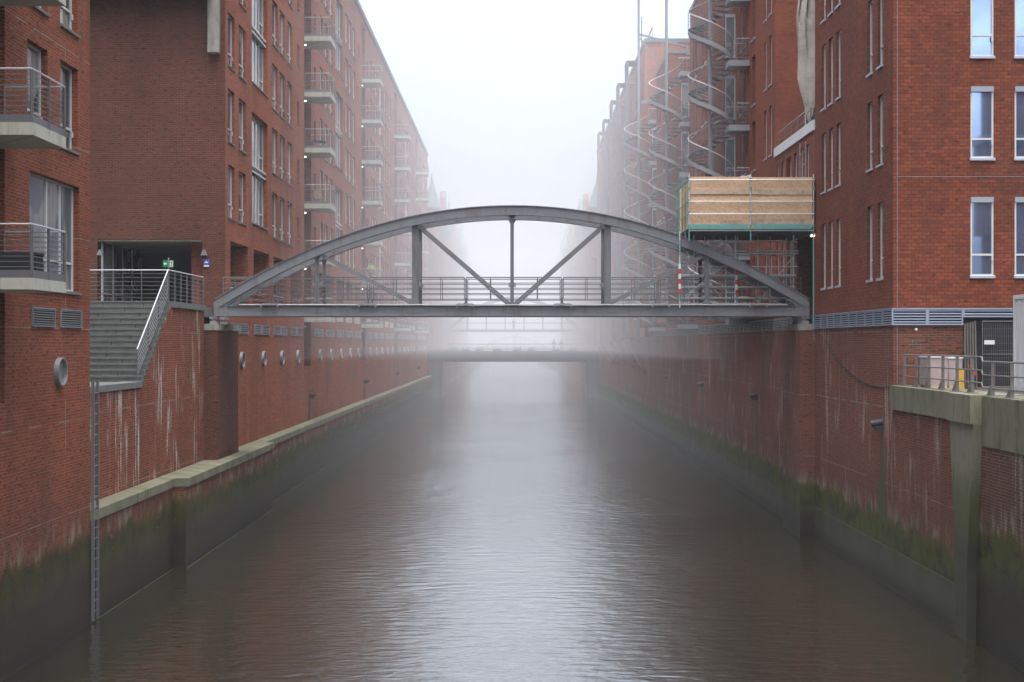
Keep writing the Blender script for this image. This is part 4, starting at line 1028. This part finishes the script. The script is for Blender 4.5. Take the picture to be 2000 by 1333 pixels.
# insulation blocks
for (xa, xb, ya, yb, za, zb, lab) in ((12.45,13.03,40.8,41.7,6.41,7.35,'pinkish wrapped block by the terrace railing, left of the two'),(13.08,13.50,40.9,41.7,6.41,7.32,'pinkish wrapped block on the terrace, right of the two')):
    t = thing('wrapped_block', lab, 'block', ((xa+xb)/2,(ya+yb)/2,6.41), 'wrapped blocks on the terrace')
    MB().box(xa,xb,ya,yb,za+.1,zb).build('block', M['insul'], t); MB().box(xa-.02,xb+.02,ya-.02,yb+.02,zb+.003,zb+.05).build('cover_sheet', M['white_paint'], t)
    b = MB(); [b.box(xa+.02,xb-.02,ya+q,ya+q+.12,za,za+.098) for q in (0,.42,.85)]; b.build('pallet', M['timber'], t)
t = tag(MB().box(13.28,13.44,40.55,40.60,6.42,7.0).build('foil_roll', M['foil'], off=(0,0,0)), 'crinkled yellow foil strip beside the fence panels', 'foil')
def fence_panel(y, x0, x1, dx, lab, lean=0.0, dense=True, z0=6.42, h=2.0):
    t = thing('mesh_fence_panel', lab, 'fence panel', ((x0+x1)/2, y, z0), 'site fence panels on the terrace')
    def q(x, z): return (x, y+lean*(z-z0)+dx*(x-x0), z)
    b = MB(); b.tube([q(x0,z0),q(x0,z0+h),q(x1,z0+h),q(x1,z0),q(x0,z0)], .021, 6); b.tube([q(x0,z0+h*.5),q(x1,z0+h*.5)],.012,5); b.build('frame', M['galv_old'], t)
    b = MB(); n_ = int(abs(x1-x0+abs(dx*(x1-x0)))/.06)+2
    for k in range(1, n_): x = x0+(x1-x0)*k/n_; b.beam(q(x,z0+.03),q(x,z0+h-.03),.006,.006)
    for k in range(1, 9): z = z0+h*k/9; b.beam(q(x0,z),q(x1,z),.006,.006,side=(0,0,1))
    b.build('mesh', M['galv_old'], t); return t
fp = ['leftmost of the bundled mesh fence panels leaning on end','second of the bundled fence panels from the left','third of the bundled fence panels from the left','fourth of the bundled fence panels from the left','rightmost of the bundled fence panels leaning on end']
for k in range(5): fence_panel(41.0, 13.62+.085*k, 14.14+.095*k, 2.9, fp[k], lean=.02+.012*k, h=1.95+.02*k)
t = fence_panel(42.4, 14.62, 17.0, 0, 'wide mesh fence panel standing before the dark door, with a small white plate', h=2.05)
b = MB(); b.box(14.66,14.98,42.34,42.355,7.75,7.88); b.build('plate', M['reds'], t)
b = MB(); b.box(14.62,17.0,42.45,42.47,6.45,8.4); b.build('screen_cloth', M['cloth_dark'], t)
b = MB(); b.prism([(13.62,7.12),(13.66,7.13),(13.90,6.84),(13.80,6.82)], 40.7, 40.72); tag(b.build('warning_ribbon', M['red'], off=(0,0,0)), 'red ribbon hanging by the fence panels', 'ribbon')
ct = thing('site_container', 'off-white site container cut off by the right picture edge', 'container', (16, 38, 6.4))
MB().box(14.72,17.2,36,39.95,6.45,9.15).build('shell', M['white_paint'], ct)
b = MB()
for y in (36.0, 39.87): b.box(14.68,14.718,y,y+.08,6.42,9.2)
b.box(14.68,14.718,36.08,39.868,9.08,9.2); b.box(14.68,14.718,36.08,39.868,6.42,6.55)
for k in range(9): b.box(14.70,14.718,36.25+k*.4,36.4+k*.4,6.6,9.05)
b.build('frame', M['white_paint'], ct)

RB = thing('opposite_building', 'dark brick building mirrored in the blue windows of the tiled corner building', 'building', (33, -12, 6))
b = MB(); b.box(33.9,48,-12.4,-10,6.2,15.5); b.box(33.3,48,-12.3,-10.1,15.5,22); b.box(33.8,48,-12.2,-10.2,22,26); b.build('wall', M['brick_old'], RB)
b = MB(); b.box(32.8,48.1,-12.5,-9.9,14.9,15.49) if False else b.box(33.15,48.1,-12.5,-9.9,22.003,22.5); b.box(33.6,48.2,-12.4,-9.9,26.003,26.6); b.build('cornice', M['concrete'], RB)
# ================================================================== PEOPLE
def skin(name, pts, edges, rad, mat, parent, loc):
    me = bpy.data.meshes.new(name); me.from_pydata(pts, edges, []); me.materials.append(mat)
    o = bpy.data.objects.new(name, me); sc.collection.objects.link(o)
    if parent is not None: o.parent = parent
    else: o.location = loc
    md = o.modifiers.new('skin', 'SKIN'); md.use_smooth_shade = True
    if not me.skin_vertices: return o
    for k, r in enumerate(rad): me.skin_vertices[0].data[k].radius = (r, r)
    me.skin_vertices[0].data[0].use_root = True
    sub = o.modifiers.new('sub', 'SUBSURF'); sub.levels = 1; sub.render_levels = 1
    return o
def person(loc, label, pose, top, legs, group=None, rotz=0):
    root = thing('person', label, 'person', loc, group); root.rotation_euler = (0,0,rotz)
    st = .0 if pose == 'stand' else .26
    J = {'pel':(0,0,.95),'ch':(0,.01,1.25),'nk':(0,0,1.47),'hd':(0,-.01,1.58),'hd2':(0,-.02,1.72)}
    pts, ed, rd = [], [], []
    def v(p, r, prev=None):
        pts.append(p); rd.append(r)
        if prev is not None: ed.append((prev, len(pts)-1))
        return len(pts)-1
    pel = v((0,0,.95), .13); ch = v((0,.01,1.25), .15, pel); nk = v((0,0,1.45), .055, ch); h1 = v((0,-.015,1.56), .085, nk); h2 = v((0,-.02,1.68), .08, h1)
    nose = v((0,-.10,1.60), .012, h1)
    arms, lg = [], []
    for s in (-1, 1):
        sh = v((s*.19,0,1.38), .055, ch)
        if pose == 'walk': el, ha = (s*.25,s*.12,1.12), (s*.24,s*.18-.1,.88)
        elif pose == 'lean': el, ha = (s*.27,-.05,1.14), (s*.2,-.3,1.1)
        else: el, ha = (s*.26,.02,1.12), (s*.24,-.1,.88)
        e = v(el, .042, sh); hd = v(ha, .03, e); arms.append((( s*.19,0,1.38), el, ha))
        for f in range(5): fx = ha[0]+(f-2)*.016; v((fx, ha[1]-.02-(.02 if f == 0 else 0), ha[2]-(.05 if f == 0 else .085-.006*abs(f-2))), .007, hd)
        yk = -s*st*.55; ya = -s*st
        k = v((s*.10, yk-.03 if pose == 'walk' else 0, .5), .06, pel); an = v((s*.11, ya, .09), .04, k); v((s*.12, ya-.14, .04), .035, an)
        lg.append(((s*.10, yk-.03 if pose == 'walk' else 0, .5), (s*.11, ya, .1)))
    skin('body', pts, ed, rd, M['skin'], root, None)
    pts, ed, rd = [], [], []
    pel = v((0,0,.9), .15); ch = v((0,.01,1.22), .18, pel); v((0,0,1.42), .09, ch)
    for a in arms: s1 = v(a[0], .08, ch); e = v(a[1], .062, s1); v(tuple(Vector(a[1]).lerp(Vector(a[2]), .85)), .05, e)
    skin('jacket', pts, ed, rd, top, root, None)
    pts, ed, rd = [], [], []
    pel = v((0,0,.93), .14)
    for a in lg: k = v(a[0], .085, pel); v(a[1], .06, k)
    skin('trousers', pts, ed, rd, legs, root, None)
    b = MB(); b.lathe([(.001,1.775),(.06,1.765),(.095,1.72),(.10,1.66),(.09,1.60)], 0, .01, 0, 10); b.build('hair', M['hair'], root, off=(0,0,0))
    return root

# ================================================================== FAR BRIDGES
B2 = thing('girder_bridge', 'low flat girder bridge with planters crossing the canal in the mist', 'bridge', (0, 195, 5))
b = MB(); b.box(-13.4,13.4,193.2,199,5.75,6.5); b.box(-13.4,13.4,193.1,193.35,6.5,6.62); b.build('deck', M['steel_dark'], B2)
b = MB(); b.box(-13.4,13.4,193.5,193.9,5.1,5.748); b.box(-13.4,13.4,198.3,198.7,5.1,5.748); b.build('girder', M['darkdoor'], B2)
for x in (-11.2, 11.2):
    b = MB(); b.box(x-.85,x+.85,193.6,198.4,-.8,5.098); b.build('pier', M['steel_dark'], B2)
b = MB(); rail_run(b, (-13.3,193.4,6.5),(13.3,193.4,6.5),1.15,2,14,r=.02,r_top=.035)
x = -13.2
while x < 13.2: b.box(x-.012,x+.012,193.39,193.41,6.6,7.6); x += .18
b.build('railing', [M['steel_dark'],M['steel_dark']], B2)
for k, x in enumerate((-8.7,-7.0,-5.0,-2.5,.4,2.4,5.9,8.3)):
    t = thing('planter', ['first','second','third','fourth','fifth','sixth','seventh','eighth'][k]+' green planter from the left on the misty flat bridge', 'planter', (x,193.9,6.5), 'planters on the flat bridge')
    b = MB(); b.prism([(x-.5,6.51),(x+.5,6.51),(x+.6,6.85),(x-.6,6.85)], 193.5, 193.85); b.build('box', M['darkdoor'], t)
    b = MB(); random.seed(k)
    for q in range(60):
        c = Vector((x+random.uniform(-.5,.5), 193.68+random.uniform(-.15,.15), 6.85+random.uniform(0,.35))); d1 = Vector((random.uniform(-1,1),random.uniform(-1,1),random.uniform(-1,1))).normalized()*.09; d2 = d1.cross(Vector((random.random(),random.random(),1))).normalized()*.05
        b.face([c-d1,c+d2,c+d1,c-d2])
    b.build('foliage', M['leaf'], t)
for x, l in ((5.65,'person in dark coat on the misty flat bridge, left of two'),(6.75,'person in dark coat on the misty flat bridge, right of two')):
    person((x,195.2,6.5), l, 'stand', M['cloth_dark'], M['cloth_dark'], 'pedestrians on the misty bridges')

B3 = thing('arched_bridge', 'misty steel arched bridge behind the flat bridge with a walker on it', 'bridge', (0, 216, 7))
def far_arch(B, D, half, zspring, zcrown, th, dep, zdeck, nh, mat, railh=1.1, posts=9):
    n_ = 40
    for yy in (D, D+dep):
        b = MB(); i = 0
        P_ = []
        for k in range(n_+1):
            x = -half+2*half*k/n_; z = zcrown-(zcrown-zspring)*(x/half)**2; P_.append((x,z))
        for k in range(n_):
            (xa,za),(xb,zb_) = P_[k],P_[k+1]; b.prism([(xa,za),(xb,zb_),(xb,zb_-th),(xa,za-th)], yy-.2, yy+.2)
        b.build('arch', mat, B)
        for k in range(1, posts):
            b = MB()
            x = -half+2*half*k/posts; z = zcrown-(zcrown-zspring)*(x/half)**2-th
            if z > zdeck+.1: b.box(x-.06,x+.06,yy-.06,yy+.06,zdeck,z); b.build('hanger', mat, B)
    b = MB(); b.box(-13.5,13.5,D-.1,D+dep+.1,zdeck-.35,zdeck); b.build('deck', mat, B)
    b = MB(); rail_run(b, (-13.4,D+.4,zdeck),(13.4,D+.4,zdeck),railh,2,20,r=.025,r_top=.04); b.build('railing', [M['steel_dark'],M['steel_dark']], B)
far_arch(B3, 216, 13.6, 6.8, 15.2, .5, 3.5, 9.9, 0, M['steel_dark'])
person((-.12,217.5,9.9), 'lone walker striding across the misty arched bridge', 'walk', M['cloth_dark'], M['cloth_mid'], 'pedestrians on the misty bridges')
B4 = thing('distant_truss_bridge', 'faint bowstring truss bridge farthest away down the canal', 'bridge', (0, 330, 6))
far_arch(B4, 330, 8.5, 6.2, 9.3, .25, 4, 6.4, 0, M['steel_dark'], posts=17)
t = thing('portal_sign', 'faint rectangular portal sign above the farthest bridge', 'sign', (0, 300, 6))
b = MB(); b.tube([(0,300,5.2),(0,300,9.4)], .09, 8); b.box(-.8,.8,299.95,300.05,9.9,10.0); b.box(-.8,.8,299.95,300.05,9.25,9.35); b.box(-.8,-.7,299.95,300.05,9.35,9.9); b.box(.7,.8,299.95,300.05,9.35,9.9); b.build('frame', M['steel_dark'], t)

# hi-vis worker on a balcony and orange pots
person((-11.8,111.3,12.72), 'worker in a bright yellow-green vest on a misty balcony', 'lean', M['hivis'], M['cloth_mid'], None, rotz=.4)
for x, l in ((-11.85,'orange round pot on the misty balcony, left of two'),(-11.15,'orange round pot on the misty balcony, right of two')):
    b = MB(); b.lathe([(.001,0),(.17,0),(.24,.25),(.25,.42),(.22,.42),(.001,.36)], x, 110.55, 12.73, 14); tag(b.build('flower_pot', M['orange'], off=(0,0,0)), l, 'pot', 'orange pots on the balcony')

# ================================================================== OLD WAREHOUSES BEYOND
def warehouse(sgn, y0, L, zr, lab, spire=False, idx=0):
    xw = sgn*12.6; t = thing('old_warehouse', lab, 'warehouse', (xw, y0, 3), 'old warehouses in the far fog')
    out = MB(); holes = []; y = y0+1.5
    while y < y0+L-2:
        z = 8.5
        while z < zr-3: holes.append((y,y+1.2,z,z+2.0,.35,True)); z += 3.4
        y += 2.6
    out.facade('x', xw, sgn, y0, y0+L, -.8, zr, holes); x_in = xw+sgn*12
    out.box(min(xw,x_in), max(xw,x_in), y0, y0+L, -.8, zr, skip=('l' if sgn > 0 else 'r'))
    # buttress strips
    for k in range(int(L/6)+1): yy = y0+k*6; out.box(min(xw-sgn*.35,xw), max(xw-sgn*.35,xw), yy, min(yy+.9,y0+L), 6.5, zr-.5)
    out.build('wall', M['brick_old'], t)
    b = MB(); pr = [(xw-sgn*.4,zr+.003),(xw+sgn*3.5,zr+5.0),(xw+sgn*12,zr+5.0),(xw+sgn*12,zr+.003)]
    b.prism(pr, y0, y0+L, 'y'); b.build('roof', M['copper_green'], t)
    g = MB(); yc = y0+L*.5
    g.prism([(yc-3.5,zr+.004),(yc-3.5,zr+1.8),(yc-2.4,zr+1.8),(yc-2.4,zr+3.2),(yc-1.2,zr+3.2),(yc-1.2,zr+4.6),(yc,zr+5.8),(yc+1.2,zr+4.6),(yc+1.2,zr+3.2),(yc+2.4,zr+3.2),(yc+2.4,zr+1.8),(yc+3.5,zr+1.8),(yc+3.5,zr+.004)], xw-sgn*.45, xw+sgn*.6, 'x'); g.build('gable', M['brick_old'], t)
    for yy in ((y0+1.3,) if spire else ()):
        g = MB(); g.lathe([(1.15,zr-5),(1.15,zr+2.2),(1.45,zr+2.3),(1.45,zr+2.6)], xw-sgn*.2, yy, 0, 10); o = g.build('turret', M['brick_old'], t)
        g = MB(); g.lathe([(1.5,zr+2.6),(.9,zr+4.2),(.25,zr+6.2),(.03,zr+7.8)], xw-sgn*.2, yy, 0, 10); g.build('spire', M['copper_green'], o)
    g = MB(); g.box(xw-sgn*1.8,xw-sgn*.36,yc-.5,yc+.5,zr-1.4,zr-.2); g.box(xw-sgn*1.9,xw-sgn*.36,yc-.7,yc+.7,zr-.198,zr+.05); g.build('hoist_house', M['copper_green'], t)
WH = [(-1,202,24,25.5,1,'nearest old warehouse beyond the flat bridge on the left bank'),(-1,227,28,29,0,'second old warehouse beyond the flat bridge on the left bank'),(-1,256,30,27.5,1,'third old warehouse in the fog on the left bank'),(-1,287,34,29,0,'fourth old warehouse in the fog on the left bank'),(-1,322,40,28,1,'faintest old warehouse on the left bank'),
      (1,202,26,25.5,1,'nearest old warehouse beyond the flat bridge on the right bank'),(1,229,26,28.5,0,'second old warehouse beyond the flat bridge on the right bank'),(1,256,32,27.5,1,'third old warehouse in the fog on the right bank'),(1,289,34,29,0,'fourth old warehouse in the fog on the right bank'),(1,324,40,28,1,'faintest old warehouse on the right bank')]
for k, (s, y, L, z, sp, l) in enumerate(WH): warehouse(s, y, L, z, l, bool(sp), k)

# ================================================================== HAZE
def vol(name, d, col, an):
    m = bpy.data.materials.new(name); m.use_nodes = True; nt = m.node_tree; nt.nodes.clear()
    ho = nt.nodes.new('ShaderNodeOutputMaterial'); pvn = nt.nodes.new('ShaderNodeVolumePrincipled'); nt.links.new(pvn.outputs[0], ho.inputs['Volume'])
    pvn.inputs['Density'].default_value = d; pvn.inputs['Color'].default_value = (*col, 1); pvn.inputs['Anisotropy'].default_value = an; return m
hz = MB(); hz.box(-320, 320, -60, 800, -1.9, 41)
struct(hz.build('haze', vol('haze', .0003, (.90, .935, .98), .15), off=(0,0,0)), 'stuff')
hz = MB(); hz.box(-11.0, 10.3, 60, 372, 7.0, 31)
struct(hz.build('fog', vol('fog_bank', .0060, (.86, .885, .925), .15), off=(0,0,0)), 'stuff')
hz = MB(); hz.box(-11.2, 11.3, 62, 372, .06, 6.98)
struct(hz.build('mist', vol('water_mist', .0020, (.80, .83, .87), .15), off=(0,0,0)), 'stuff')
